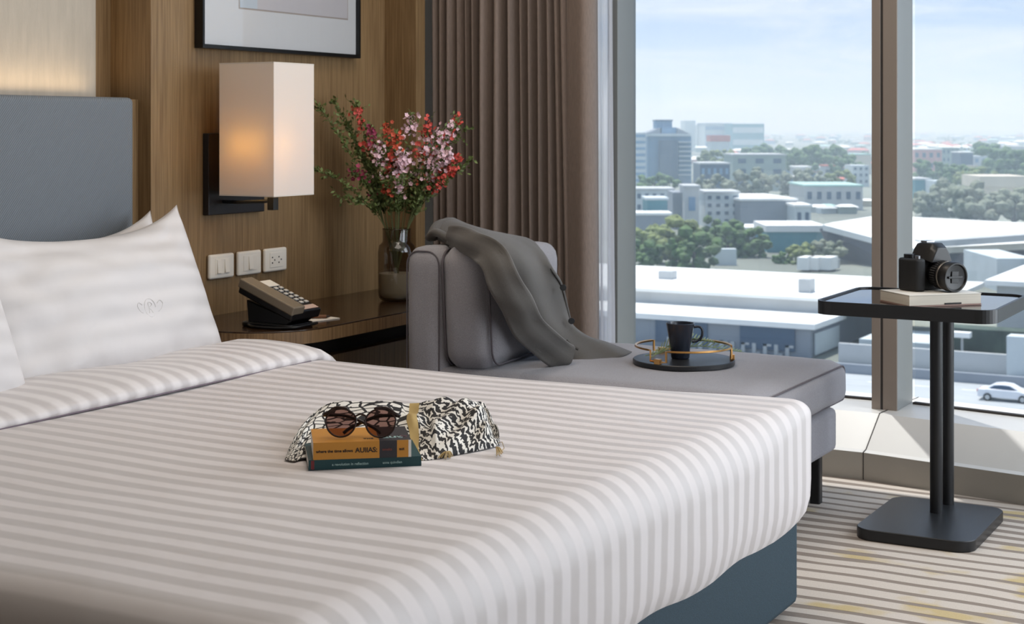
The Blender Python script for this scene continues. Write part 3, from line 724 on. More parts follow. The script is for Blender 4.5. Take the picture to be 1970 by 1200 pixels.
def fern(name, base, tip, up, n, lab, L=.045):
    b = MB(); pts = cat([base, (base + tip) / 2 + Vector((0, 0, up)), tip], 24); b.tube(pts, .0012, 5)
    for i in range(2, 24):
        for s_ in (-1, 1):
            d = (pts[min(i + 1, 23)] - pts[i - 1]).normalized(); sd = Vector((-d.y, d.x, .15)) * s_
            ln = L * math.sin(math.pi * (i / 25) ** .8) + .006; q = pts[i]
            dirn = (d * .75 + sd * .8 + Vector((0, 0, .15))).normalized(); n_ = d * .0022
            b.add([q - n_, q + n_, q + dirn * ln * .7 + n_, q + dirn * ln, q + dirn * ln * .7 - n_], [(0, 1, 2, 3, 4)])
    return tag(b.build(name, m_leafb, None, smooth=False, solid=.0006), lab, 'leaf', 'fern fronds on the tray')
fr = fern('fern_frond', TC + RT * -.11 + FW * .02 + Vector((0, 0, .020)), TC + RT * .172 + FW * .065 + Vector((0, 0, .026)), .022, 20, 'green feathery fern frond lying across the black tray behind the mug')
fr2 = fern('fern_frond', TC + RT * -.095 + FW * -.01 + Vector((0, 0, .020)), TC + RT * .10 + FW * .085 + Vector((0, 0, .050)), .03, 20, 'dark fern frond rising just beside the mug handle', .055)

# ================================================================== SIDE TABLE
st = empty('side_table', (-1.08, 4.26, 0)); tag(st, 'black C-shaped metal side table with glass top beside the window', 'table')
MB().prism(rrect(-1.225, 4.04, -.910, 4.462, .05, 8), 0, .03).build('table_base', m_black, st, bevel=.003)
for (x, y) in ((-1.07, 4.317), (-1.066, 4.430)):
    MB().cyl((x, y, .03), (x, y, .60), .0175, 24).build('pole', m_black, st, smooth=True, angle=50)
o_ = rrect(-1.335, 4.045, -.855, 4.49, .05, 8); i_ = rrect(-1.327, 4.053, -.863, 4.482, .043, 8); n = len(o_)
b = MB(); V = [(x, y, z) for z in (.594, .630) for x, y in o_] + [(x, y, z) for z in (.594, .630) for x, y in i_]; F = []
for k in range(n):
    q = (k + 1) % n; F += [(k, q, n + q, n + k), (2 * n + k, 3 * n + k, 3 * n + q, 2 * n + q), (n + k, n + q, 3 * n + q, 3 * n + k), (k, 2 * n + k, 2 * n + q, q)]
b.add(V, F); b.build('table_rim', m_black, st)
MB().prism(i_, .605, .626).build('tabletop', m_tglass, st)
ov = Vector((.70, .714, 0)); od = Vector((-.714, .70, 0)); oc = Vector((-1.074, 4.050, .6265))
m_page = M('book_pages', (206, 198, 184), .8, var=.10, vscale=3, stretch=(1, 1, 300)); 
def slab(c, u, v, lu, lv, z0, z1, name, mat, parent, bevel=0):
    T = Matrix.Translation(c) @ Matrix(((u.x, v.x, 0, 0), (u.y, v.y, 0, 0), (0, 0, 1, 0), (0, 0, 0, 1)))
    return MB().box((0, 0, z0), (lu, lv, z1), T).build(name, mat, parent, bevel=bevel)
bk = empty('book', oc + ov * .1 + od * .07); tag(bk, 'cream paged paperback lying under the black camera on the side table', 'book', 'books in the room')
slab(oc, ov, od, .215, .15, .004, .030, 'page_block', m_page, bk)
slab(oc - ov * .001 - od * .001, ov, od, .217, .152, .0302, .0315, 'front_cover', M('cream_cover', (220, 214, 204), .6), bk)
slab(oc - ov * .001 - od * .001, ov, od, .217, .152, 0, .0038, 'back_cover', M('rose_brown_cover', (150, 122, 112), .6), bk)
slab(oc + ov * .105 - od * .0015, ov, od, .05, .003, .0045, .0085, 'page_gap', m_slot, bk)

# ---- camera on the book
ph = math.radians(55.3); CT = Matrix.Translation((-1.070, 4.232, .6582)) @ Matrix.Rotation(ph, 4, 'Z')
cm = empty('dslr_camera', CT.translation); tag(cm, 'black digital reflex camera resting on a book, lens towards the room', 'camera')
b = MB()
outl = [(-.088, -.018), (-.082, -.046), (-.066, -.052), (-.050, -.046), (-.044, -.026), (.046, -.024), (.054, -.012), (.054, .030), (-.080, .030), (-.088, .016)]
b.prism(outl, 0, .088, CT); b.build('camera_body', M('camera_rubber', (17, 17, 18), .6, bump=.6, bscale=900), cm, bevel=.007, seg=3)
# sloping shoulders and pentaprism with flash hood
b = MB(); pr = [(-.040, .082), (-.026, .112), (-.014, .128), (.020, .128), (.032, .112), (.044, .082)]
yv = [(-.052, .86), (-.030, 1.0), (.010, 1.0), (.030, .92)]
P = []
for (y, s_) in yv:
    for (x, z) in pr: P.append(CT @ Vector((x * (.85 if y < -.04 else 1), y, .082 + (z - .082) * s_ + (-.006 if y < -.04 else 0))))
b.grid(P, 4, 6); b.f += [tuple(range(6))[::-1], tuple(18 + k for k in range(6))]; b.mi += [0, 0]; b.f.append((0, 6, 12, 18, 23, 17, 11, 5)); b.mi.append(0)
b.build('viewfinder_hump', m_blackp, cm, bevel=.003)
b = MB().box((-.010, -.004, .127), (.018, .020, .132), CT); b.build('hot_shoe', M('steel', (150, 150, 150), .3, metal=1), cm, bevel=.001)
MB().lathe([(.001, .098), (.0155, .098), (.0155, .087)][::-1], 20, CT @ Matrix.Translation((-.062, .005, 0))).build('mode_dial', m_blackp, cm, smooth=True, angle=40)
MB().lathe([(.008, .086), (.008, .096), (.001, .097)], 16, CT @ Matrix.Translation((-.068, -.034, 0))).build('shutter_button', M('steel_button', (120, 120, 122), .3, metal=1), cm, smooth=True, angle=40)
MB().lathe([(.010, .086), (.010, .094), (.001, .094)], 16, CT @ Matrix.Translation((.046, .008, 0))).build('drive_dial', m_blackp, cm, smooth=True, angle=40)
LT = CT @ Matrix.Translation((.004, -.020, .048)) @ Matrix.Rotation(math.pi / 2, 4, 'X')
LT = CT @ Matrix.Translation((.004, -.022, .046)) @ Matrix.Rotation(math.radians(90), 4, 'X') @ Matrix.Rotation(math.radians(4), 4, 'X')
MB().lathe([(.034, 0), (.034, .014), (.037, .016), (.037, .040), (.0385, .042), (.0385, .058), (.041, .060), (.041, .080), (.039, .083), (.036, .083), (.033, .078), (.001, .074)], 40, LT).build('lens', m_blackp, cm, smooth=True, angle=35)
b = MB()
for k in range(36):
    a = k * math.pi / 18; T = LT @ Matrix.Rotation(a, 4, 'Z'); b.box((.0368, -.0018, .019), (.0385, .0018, .038), T)
b.build('zoom_ring', M('grey_rubber', (50, 49, 49), .7), cm)
MB().lathe([(.0386, .044), (.0392, .046), (.0392, .049), (.0386, .051)], 40, LT).build('lens_ring', M('silver_ring', (130, 124, 118), .35, metal=.8), cm, smooth=True)
b = MB().box((-.024, -.003, .0765), (.024, .003, .081), LT).box((-.012, -.016, .0745), (.012, .016, .0785), LT); b.build('lens_cap', m_blackp, cm, bevel=.001)

# ================================================================== BOOKS ON THE BED
bz = .4795
u = Vector((.772, .636, 0)).normalized(); v = Vector((-u.y, u.x, 0))
bt = empty('book', (-1.63, 2.36, bz)); tag(bt, 'thin dark teal paperback at the bottom of the stack on the bed', 'book', 'books in the room')
c0 = Vector((-1.703, 2.243, bz)) + u * .019
m_teal = M('teal_cover', (22, 62, 66), .45); m_orange = M('orange_cover', (190, 130, 48), .5); m_char = M('charcoal_cover', (46, 44, 48), .5); m_pagew = M('white_pages', (222, 216, 208), .8)
slab(c0, u, v, .205, .150, .0015, .0165, 'page_block', m_pagew, bt)
slab(c0 - u * .0005 - v * .001, u, v, .2055, .151, .0166, .0180, 'front_cover', m_teal, bt)
slab(c0 - u * .0005 - v * .001, u, v, .2055, .151, 0, .0014, 'back_cover', m_teal, bt)
slab(c0 - u * .0005 - v * .0022, u, v, .2055, .0012, 0, .018, 'spine', m_teal, bt)
slab(c0 + u * .004 - v * .0026, u, v, .006, .0005, .001, .017, 'spine_mark', M('red_mark', (110, 40, 44), .5), bt)
Rs = Matrix(((u.x, 0, -v.x, 0), (u.y, 0, -v.y, 0), (0, 1, 0, 0), (0, 0, 0, 1))) @ Matrix.Identity(4)
Rs = Matrix(((u.x, 0, v.x * -1, 0), (u.y, 0, v.y * -1, 0), (0, 1, 0, 0), (0, 0, 0, 1)))
m_pale = M('pale_ink', (150, 176, 172), .6); m_ink = M('dark_ink', (44, 34, 26), .6)
textobj('a revolution in reflection', .0066, c0 + u * .042 - v * .0026 + Vector((0, 0, .0065)), Rs, m_pale, bt)
textobj('anna quindlen', .0064, c0 + u * .134 - v * .0026 + Vector((0, 0, .0068)), Rs, m_pale, bt)
bo = empty('book', (-1.63, 2.36, bz + .018)); tag(bo, 'thick orange and charcoal paperback lying on the teal book', 'book', 'books in the room')
u2 = Vector((.783, .622, 0)).normalized(); v2 = Vector((-u2.y, u2.x, 0)); c1 = c0 + u * .008 - v * .001 + Vector((0, 0, .0182)); H2 = .031
slab(c1 + v2 * .002, u2, v2, .177, .127, .0012, H2 - .0012, 'page_block', m_pagew, bo)
def cover(z0, z1, nm, L=.178, Wd=.130):
    T = Matrix.Translation(c1) @ Matrix(((u2.x, v2.x, 0, 0), (u2.y, v2.y, 0, 0), (0, 0, 1, 0), (0, 0, 0, 1)))
    b = MB(); b.cur = 0; b.box((0, 0, z0), (.120, Wd, z1), T); b.cur = 1; b.box((.120, 0, z0), (L if z0 > .02 or Wd < .01 else L, Wd, z1), T)
    return b, T
b, T2 = cover(H2 - .0012, H2, 'front_cover'); b.build('front_cover', [m_orange, m_char], bo)
b, T2 = cover(0, .0012, 'back_cover'); b.build('back_cover', [m_orange, m_char], bo)
b = MB(); b.cur = 0; b.box((0, -.0012, 0), (.120, 0, H2), T2); b.cur = 1; b.box((.120, -.0012, 0), (.152, 0, H2), T2); b.cur = 0; b.box((.152, -.0012, 0), (.173, 0, H2), T2); b.cur = 2; b.box((.173, -.0012, 0), (.178, 0, H2), T2)
b.build('spine', [m_orange, m_char, m_pagew], bo)
Rs2 = Matrix(((u2.x, 0, u2.y, 0), (u2.y, 0, -u2.x, 0), (0, 1, 0, 0), (0, 0, 0, 1)))
Rt2 = Matrix(((u2.x, v2.x, 0, 0), (u2.y, v2.y, 0, 0), (0, 0, 1, 0), (0, 0, 0, 1)))
textobj('where the time allows', .0074, c1 + u2 * .005 - v2 * .0016 + Vector((0, 0, .0125)), Rs2, m_ink, bo)
textobj('AUIIAS:', .0125, c1 + u2 * .076 - v2 * .0016 + Vector((0, 0, .0112)), Rs2, m_ink, bo)
textobj('emeka', .0068, c1 + u2 * .125 - v2 * .0016 + Vector((0, 0, .013)), Rs2, M('rust_ink', (120, 66, 58), .6), bo)
textobj('aut', .0075, c1 + u2 * .156 - v2 * .0016 + Vector((0, 0, .013)), Rs2, m_ink, bo)
textobj('aut', .030, c1 + u2 * .126 + v2 * .022 + Vector((0, 0, H2 + .0003)), Rt2, m_pale, bo)
textobj('THE', .010, c1 + u2 * .092 + v2 * .018 + Vector((0, 0, H2 + .0003)), Rt2, m_ink, bo)
textobj('ds', .020, c1 + u2 * .156 + v2 * .03 + Vector((0, 0, H2 + .0003)), Rt2, M('plum_ink', (96, 62, 70), .6), bo)

# ---- sunglasses propped on the orange book
zb2 = bz + .0182 + H2
sg = empty('sunglasses', (-1.64, 2.33, zb2)); tag(sg, 'round brown tortoiseshell sunglasses folded on top of the orange book', 'sunglasses')
m_tort = M('tortoiseshell', (44, 28, 22), .25, var=.5, vscale=60)
cs = c1 + u2 * .086 + v2 * .018; cs.z = zb2
GT = Matrix.Translation(cs) @ Matrix.Rotation(math.atan2(u2.y, u2.x) - .20, 4, 'Z') @ Matrix.Rotation(math.radians(-14), 4, 'X')
def G(x, y, z): return GT @ Vector((x, y, z))
rl = .0265
for s_ in (-1, 1):
    cx = s_ * .0365; ring = []
    for k in range(36):
        a = 2 * math.pi * k / 36; rx = rl * (1.06 if math.sin(a) > 0 else 1.0); ring.append((cx + rx * math.cos(a) * 1.03, rl + .004 + rl * math.sin(a) * (.92 if math.sin(a) > 0 else 1)))
    MB().tube([G(x, .0014 * abs(x - cx) * 10, z) for x, z in ring], .0017, 6, closed=True).build('rim', m_tort, sg, smooth=True)
    b = MB(); b.add([G(cx, -.001, rl + .004)] + [G(x, .0, z) for x, z in ring], [(0, 1 + k, 1 + (k + 1) % 36) for k in range(36)]); b.build('lens', m_lens, sg)
    MB().tube(cat([G(cx - s_ * .012, 0, rl * 2 + .002), G(cx + s_ * .010, 0, rl * 2 + .004), G(cx + s_ * .026, .001, rl * 2 - .006), G(cx + s_ * .032, .003, rl * 2 - .008)], 14), .0027, 6, sq=1.1).build('brow', m_tort, sg, smooth=True)
    # folded temple behind the lenses
    MB().tube(cat([G(cx + s_ * .032, .004, rl * 2 - .008), G(cx + s_ * .031, .010, rl * 2 - .009), G(cx - s_ * .01, .018 + .004 * s_, rl * 1.6), G(cx - s_ * .055, .022 + .006 * s_, rl * .9), G(cx - s_ * .072, .022 + .006 * s_, rl * .45)], 24), .0028, 6, sq=1.2).build('temple', m_tort, sg, smooth=True)
MB().tube(cat([G(-.012, 0, rl + .014), G(0, -.001, rl + .019), G(.012, 0, rl + .014)], 10), .0018, 6).build('bridge', m_tort, sg, smooth=True)

# ---- scarf
def scarf_mat():
    m = M('black_white_print_scarf', (220, 216, 208), .75); n, l, b = nodes(m)
    t = n.new('ShaderNodeTexCoord'); uv = t.outputs['UV']
    mp = n.new('ShaderNodeMapping'); mp.inputs['Scale'].default_value = (1, 1, 1); l.new(uv, mp.inputs[0])
    vo = n.new('ShaderNodeTexVoronoi'); vo.feature = 'DISTANCE_TO_EDGE'; vo.inputs['Scale'].default_value = 32; vo.inputs['Randomness'].default_value = .55; l.new(mp.outputs[0], vo.inputs['Vector'])
    r1 = n.new('ShaderNodeMath'); r1.operation = 'LESS_THAN'; r1.inputs[1].default_value = .10; l.new(vo.outputs['Distance'], r1.inputs[0])
    wv = n.new('ShaderNodeTexWave'); wv.wave_type = 'BANDS'; wv.bands_direction = 'DIAGONAL'; wv.inputs['Scale'].default_value = 16; wv.inputs['Distortion'].default_value = 8; wv.inputs['Detail'].default_value = 2; wv.inputs['Detail Scale'].default_value = 2.2; l.new(mp.outputs[0], wv.inputs['Vector'])
    r2 = n.new('ShaderNodeMath'); r2.operation = 'GREATER_THAN'; r2.inputs[1].default_value = .42; l.new(wv.outputs[0], r2.inputs[0])
    sp = n.new('ShaderNodeSeparateXYZ'); l.new(uv, sp.inputs[0])
    g = n.new('ShaderNodeMath'); g.operation = 'GREATER_THAN'; g.inputs[1].default_value = .50; l.new(sp.outputs['X'], g.inputs[0])
    dot = n.new('ShaderNodeTexVoronoi'); dot.inputs['Scale'].default_value = 33; dot.inputs['Randomness'].default_value = .55; l.new(mp.outputs[0], dot.inputs['Vector'])
    r3 = n.new('ShaderNodeMath'); r3.operation = 'LESS_THAN'; r3.inputs[1].default_value = .20; l.new(dot.outputs['Distance'], r3.inputs[0])
    ad = n.new('ShaderNodeMath'); ad.operation = 'MAXIMUM'; l.new(r1.outputs[0], ad.inputs[0]); l.new(r3.outputs[0], ad.inputs[1])
    mxv = n.new('ShaderNodeMixRGB'); l.new(g.outputs[0], mxv.inputs[0]); l.new(ad.outputs[0], mxv.inputs[1]); l.new(r2.outputs[0], mxv.inputs[2])
    col = n.new('ShaderNodeMixRGB'); l.new(mxv.outputs[0], col.inputs[0]); col.inputs[1].default_value = lin((222, 218, 210)); col.inputs[2].default_value = lin((26, 25, 27))
    # golden band
    bd = n.new('ShaderNodeMath'); bd.operation = 'SUBTRACT'; l.new(sp.outputs['X'], bd.inputs[0]); bd.inputs[1].default_value = .475
    ab = n.new('ShaderNodeMath'); ab.operation = 'ABSOLUTE'; l.new(bd.outputs[0], ab.inputs[0])
    lt = n.new('ShaderNodeMath'); lt.operation = 'LESS_THAN'; lt.inputs[1].default_value = .018; l.new(ab.outputs[0], lt.inputs[0])
    c2 = n.new('ShaderNodeMixRGB'); l.new(lt.outputs[0], c2.inputs[0]); l.new(col.outputs[0], c2.inputs[1]); c2.inputs[2].default_value = lin((178, 152, 96))
    l.new(c2.outputs[0], b.inputs['Base Color']); return m
def scarf():
    # cloth bunched behind the books: cross-section front (f) to back (k) along the camera-right direction
    f = [(548, 884), (566, 888), (590, 884), (700, 880), (800, 886), (840, 884), (880, 876), (920, 868), (945, 862), (962, 858)]
    k_ = [(556, 868), (584, 838), (628, 806), (690, 800), (760, 796), (830, 800), (890, 802), (932, 806), (940, 822), (958, 846)]
    tops = [.005, .034, .048, .052, .050, .056, .060, .060, .040, .018]
    nu, nv = 90, 40; P = []; UV = []
    def gp(px, py): t = (CAMZ - bz) * FPX / (py - 245); q = at(px, py, t); q.z = bz; return q
    A = cat([gp(*p) for p in f], nu); B = cat([gp(*p) for p in k_], nu); Hh = cat([(t, 0, 0) for t in tops], nu)
    for i in range(nu):
        for j_ in range(nv):
            v_ = j_ / (nv - 1); s_ = math.sin(math.pi * min(1, max(0, v_))) ** .55; u_ = i / (nu - 1)
            p = A[i].lerp(B[i], v_); prof_ = (v_ ** .8) * 1.0 if v_ < .82 else max(0, (1 - v_) / .18) ** .6 * .854
            if u_ > .55: prof_ = .55 * s_ + .45 * prof_
            h = Hh[i].x * prof_
            wr = .007 * math.sin(22 * u_ + 9 * v_) + .006 * math.sin(40 * u_ - 14 * v_ + 2) + .005 * noise.noise(Vector((u_ * 14, v_ * 9, 1)))
            if u_ < .45: wr *= .35
            p.z = bz + max(.0015, h + wr * s_ * min(1, h / .02))
            P.append(p); UV.append((u_ + .03 * noise.noise(Vector((u_ * 5, v_ * 4, 3))) - .05 * (v_ - .5), v_ * .42))
    b = MB().grid(P, nu, nv); o = b.build('scarf', scarf_mat(), None, smooth=True, solid=.0012)
    uvl = o.data.uv_layers.new(name='UVMap')
    for lp_ in o.data.loops: uvl.data[lp_.index].uv = UV[lp_.vertex_index]
    return o
sf = tag(scarf(), 'crumpled black and white patterned scarf bunched behind the books', 'scarf')
m_tas = M('gold_thread', (178, 152, 102), .6)
def gpt(px, py, z=bz): t = (CAMZ - z) * FPX / (py - 245); return at(px, py, t)
b = MB()
for k in range(14):
    a = gpt(954, 862, bz + .008); e_ = gpt(956 + random.uniform(-1, 14), 874 + random.uniform(-5, 4), bz + .002 + random.uniform(0, .006)); b.tube(cat([a, (a + e_) / 2 + Vector((0, 0, .006)), e_], 6), .001, 4)
b.tube([gpt(958, 852, bz + .012), gpt(966, 850, bz + .02), gpt(970, 862, bz + .008), gpt(962, 870, bz + .004)], .0007, 4)
b.build('tassel', m_tas, sf)
b = MB()
for k in range(12):
    a = gpt(862, 868, bz + .012); e_ = gpt(850 + random.uniform(-8, 22), 882 + random.uniform(-5, 1), bz + .003); b.tube(cat([a, (a + e_) / 2 + Vector((0, 0, .004)), e_], 6), .001, 4)
b.build('tassel', m_tas, sf)

# ================================================================== PHONE, NOTEPAD, PEN
pn = empty('desk_telephone', (-2.83, 3.64, .513)); tag(pn, 'black desk telephone with taupe handset and keypad on the bedside table', 'telephone')
b = MB().prism(rrect(-2.93, 3.575, -2.745, 3.70, .02, 4), .5135, .527); b.build('phone_base', m_blackp, pn, bevel=.004)
b = MB(); V = [(-2.91, 3.59, .525), (-2.77, 3.59, .525), (-2.77, 3.70, .525), (-2.91, 3.70, .525), (-2.925, 3.60, .590), (-2.75, 3.60, .538), (-2.75, 3.70, .538), (-2.925, 3.70, .590)]
b.add([(x, y, z) for x, y, z in V], [(0, 3, 2, 1), (4, 5, 6, 7), (0, 1, 5, 4), (1, 2, 6, 5), (2, 3, 7, 6), (3, 0, 4, 7)]); b.build('phone_stand', m_blackp, pn, bevel=.004)
PT = Matrix.Translation((-2.735, 3.572, .548)) @ Matrix.Rotation(math.radians(21), 4, 'Y')
MB().box((-.210, 0, -.012), (0, .138, .018), PT).build('phone_body', m_blackp, pn, bevel=.006)
MB().box((-.214, -.004, .006), (.000, .052, .034), PT).build('handset', M('taupe_handset', (124, 112, 96), .4), pn, bevel=.005)
MB().box((-.205, .058, .018), (-.165, .134, .0195), PT).build('card_strip', m_plate, pn)
m_key = M('phone_keys', (200, 196, 190), .5)
for r_ in range(6):
    for c_ in range(3):
        x = -.155 + r_ * .020; y = .066 + c_ * .024
        MB().box((x, y, .0182), (x + .010, y + .015, .021), PT).build('key', m_key, pn)
MB().box((-.030, .060, .0182), (-.008, .130, .0195), PT).build('card_strip', M('pinkish_card', (196, 170, 158), .5), pn)
MB().tube(cat([(-2.90, 3.578, .520), (-2.86, 3.555, .519), (-2.80, 3.560, .518), (-2.76, 3.575, .519), (-2.735, 3.60, .52), (-2.73, 3.66, .522), (-2.74, 3.70, .521)], 40), .0045, 6).build('cord', m_blackp, pn, smooth=True)
pd = tag(MB().add([(-2.945, 3.80, .5135), (-2.80, 3.755, .5135), (-2.775, 3.865, .5135), (-2.92, 3.905, .5135), (-2.945, 3.80, .516), (-2.80, 3.755, .516), (-2.775, 3.865, .516), (-2.92, 3.905, .516)], [(0, 3, 2, 1), (4, 5, 6, 7), (0, 1, 5, 4), (1, 2, 6, 5), (2, 3, 7, 6), (3, 0, 4, 7)]).build('notepad', M('note_paper', (226, 220, 212), .7), None), 'small white notepad beside the telephone on the dark tabletop', 'notepad')
pc = MB().cyl((-2.93, 3.745, .5225), (-2.80, 3.83, .5225), .0055, 10).build('pencil', M('brown_wood_pencil', (112, 74, 50), .5), None, smooth=True, angle=50); tag(pc, 'short brown pencil lying on the white notepad', 'pencil')
MB().cyl((-2.80, 3.83, .5225), (-2.790, 3.8365, .5225), .0055, 10, .001).build('pencil_tip', m_ink, pc)

# ================================================================== VASE AND FLOWERS
VC = Vector((-2.905, 4.375, .5135))
vz = empty('glass_vase', VC); tag(vz, 'smoked glass bottle vase with flowers standing on the bedside table', 'vase')
Tv = Matrix.Translation(VC)
b = MB(); b.cap = False
b.lathe([(.001, .002), (.052, .002), (.060, .010), (.0635, .03), (.0635, .165), (.060, .186), (.050, .196), (.0475, .202), (.0475, .242)], 40, Tv); b.build('vase_body', m_vase, vz, smooth=True)
MB().tube([VC + Vector((.0475 * math.cos(a * math.pi / 20), .0475 * math.sin(a * math.pi / 20), .242)) for a in range(40)], .0018, 6, closed=True).build('vase_rim', m_vase, vz, smooth=True)
MB().lathe([(.001, .006), (.050, .006), (.058, .013), (.0605, .03), (.0605, .092), (.001, .092)], 32, Tv).build('water', M('cloudy_water', (188, 184, 170), .3), vz, smooth=True, angle=50)
m_pink = M('pale_pink_petal', (226, 190, 200), .6, var=.12, vscale=90); m_red = M('coral_red_petal', (206, 84, 74), .6, var=.25, vscale=70); m_mag = M('magenta_petal', (150, 56, 86), .6, var=.25, vscale=70); m_or = M('orange_petal', (206, 92, 66), .6, var=.25, vscale=60)
def leafquad(b, q, d, L, W):
    d = d.normalized(); s_ = d.cross(Vector((random.uniform(-1, 1), random.uniform(-1, 1), random.uniform(-1, 1)))).normalized()
    b.add([q, q + d * L * .5 + s_ * W, q + d * L, q + d * L * .5 - s_ * W], [(0, 1, 2, 3)])
def floret(b, q, r):
    n_ = Vector((random.uniform(-1, 1), random.uniform(-1, .4), random.uniform(-.4, 1))).normalized(); n_ = (n_ - FW * .6).normalized()
    a_ = n_.orthogonal().normalized(); b_ = n_.cross(a_)
    for k in range(5):
        t = k * 1.2566 + random.random() * .3; d = a_ * math.cos(t) + b_ * math.sin(t); s_ = n_.cross(d)
        b.add([q, q + d * r * .6 + s_ * r * .42 + n_ * r * .25, q + d * r + n_ * r * .35, q + d * r * .6 - s_ * r * .42 + n_ * r * .25], [(0, 1, 2, 3)])
def stem(px, py, dd, mat, nfl, lab, spread=.020, leafy=40, span=.30, lsz=.0165):
    D0 = 5.235; tip = at(px, py, D0 + dd); rnd = random.Random(px * 7 + py)
    root = VC + Vector((rnd.uniform(-.03, .03), rnd.uniform(-.03, .03), .02))
    ang = math.atan2((tip - VC).y, (tip - VC).x); rr = min(.040, (Vector((tip.x, tip.y, 0)) - Vector((VC.x, VC.y, 0))).length * .35)
    neck = VC + Vector((math.cos(ang) * rr, math.sin(ang) * rr, .245))
    root = VC + Vector((-math.cos(ang) * .02, -math.sin(ang) * .02, .02))
    mid = neck.lerp(tip, .5) + Vector((0, 0, .035)) ; pts = cat([root, neck, mid, tip], 40)
    o = MB().tube(pts, lambda t: .0019 * (1 - .6 * t), 5).build('flower_stem', m_stem, None, smooth=True); tag(o, lab, 'flower', 'flower stems in the vase')
    b = MB()
    for k in range(leafy):
        i = rnd.randint(17, 39); q = pts[i]; d = (pts[min(i + 1, 39)] - pts[i - 1]).normalized(); side = Vector((rnd.uniform(-1, 1), rnd.uniform(-1, 1), rnd.uniform(-.5, .8))).normalized()
        if rnd.random() < .3:
            q2 = q + (d * .6 + side).normalized() * rnd.uniform(.012, .045); b.tube([q, q2], .0006, 3)
            for w_ in range(3): leafquad(b, q.lerp(q2, .4 + .3 * w_), d * .5 + Vector((rnd.uniform(-1, 1), rnd.uniform(-1, 1), rnd.uniform(-1, 1))), lsz, lsz * .26)
        else: leafquad(b, q, d * .8 + side, lsz * rnd.uniform(.7, 1.3), lsz * .28)
    if leafy: b.build('leaves', m_leaf, o)
    if nfl:
        b = MB()
        for k in range(int(nfl * 1.3)):
            t = 1 - rnd.random() ** 1.2 * span; i = min(39, int(t * 39)); q = pts[i] + Vector((rnd.gauss(0, 1), rnd.gauss(0, 1), rnd.gauss(0, 1))) * spread * (.55 + .6 * (1 - t) / span)
            floret(b, q, rnd.uniform(.0055, .0100))
        b.build('blossoms', mat, o)
    return o
ST = [
 (614, 205, -.05, None, 0, 'leafy green stem reaching furthest left and up beside the lamp shade', .02, 90),
 (642, 192, .05, None, 0, 'leafy green stem with the tallest tip left of the red flowers', .02, 80),
 (608, 326, -.08, None, 0, 'low leafy green stem reaching left below the lamp shade', .02, 60),
 (652, 380, -.05, None, 0, 'short leafy sprig hanging lowest on the left of the vase', .02, 40),
 (668, 240, .02, None, 0, 'leafy green stem just left of the dark red flowers', .02, 90),
 (905, 308, .02, None, 0, 'thin leafy stem reaching right across the curtain', .02, 40),
 (895, 248, .06, None, 0, 'thin leafy stem rising beside the rightmost red flowers', .02, 40),
 (684, 205, 0, m_red, 40, 'stem of red blossoms with the highest tip on the left side', .015, 60),
 (713, 240, -.04, m_mag, 34, 'stem of magenta blossoms between two red ones', .013, 50),
 (680, 330, -.03, m_mag, 22, 'stem of small dark magenta buds low on the left', .015, 70),
 (742, 238, .03, m_or, 34, 'stem of orange-red blossoms left of the tall pink one', .014, 50),
 (762, 256, -.04, m_or, 44, 'stem of coral blossoms just below the tall pink one', .016, 40),
 (727, 278, -.06, m_pink, 40, 'stem of pale pink blossoms left of centre below the coral ones', .016, 40),
 (792, 222, 0, m_pink, 44, 'tallest stem of white-pink blossoms in the centre', .018, 40),
 (772, 300, -.08, m_pink, 70, 'stem with the largest pale pink cluster in the middle of the bunch', .019, 30),
 (757, 300, -.05, m_red, 34, 'stem of red blossoms just left of the largest pink cluster', .015, 30),
 (768, 350, -.09, m_pink, 26, 'low stem of pale pink blossoms hanging over the vase', .012, 60),
 (738, 350, -.07, m_or, 14, 'stem with one small coral cluster low in the bunch', .010, 60),
 (828, 232, .02, m_red, 50, 'stem of coral red blossoms right of the tall pink one', .018, 30),
 (846, 250, -.04, m_pink, 46, 'stem of pink blossoms between two red ones on the right', .018, 30),
 (884, 226, .05, m_red, 40, 'stem of red blossoms with the highest tip on the right', .014, 30),
 (872, 240, 0, m_pink, 34, 'stem of pink blossoms beside the highest red tip on the right', .015, 30),
 (862, 290, -.07, m_pink, 54, 'stem of pink blossoms in the middle of the right side', .020, 40),
 (884, 300, -.02, m_red, 44, 'stem of red blossoms furthest right in the bunch', .015, 30),
 (876, 325, -.06, m_red, 46, 'stem of deep red blossoms low on the right side', .014, 40),
 (836, 300, .04, m_or, 30, 'stem of orange blossoms behind the pink ones on the right', .018, 50),
 (852, 352, -.03, m_red, 14, 'lowest stem of red blossoms on the right', .010, 60),
 (800, 330, .03, m_pink, 18, 'stem of sparse pink blossoms above the vase centre', .016, 80),
 (715, 320, .06, None, 0, 'leafy green stem filling the left centre of the bunch', .02, 110),
 (820, 340, .05, None, 0, 'leafy green stem filling the right centre of the bunch', .02, 110),
 (690, 285, .08, None, 0, 'leafy green stem behind the magenta blossoms', .02, 110),
 (775, 345, .08, None, 0, 'leafy green stem straight above the vase', .02, 90)]
for s_ in ST: stem(*s_[:6], spread=s_[6], leafy=int(s_[7] * 1.5))
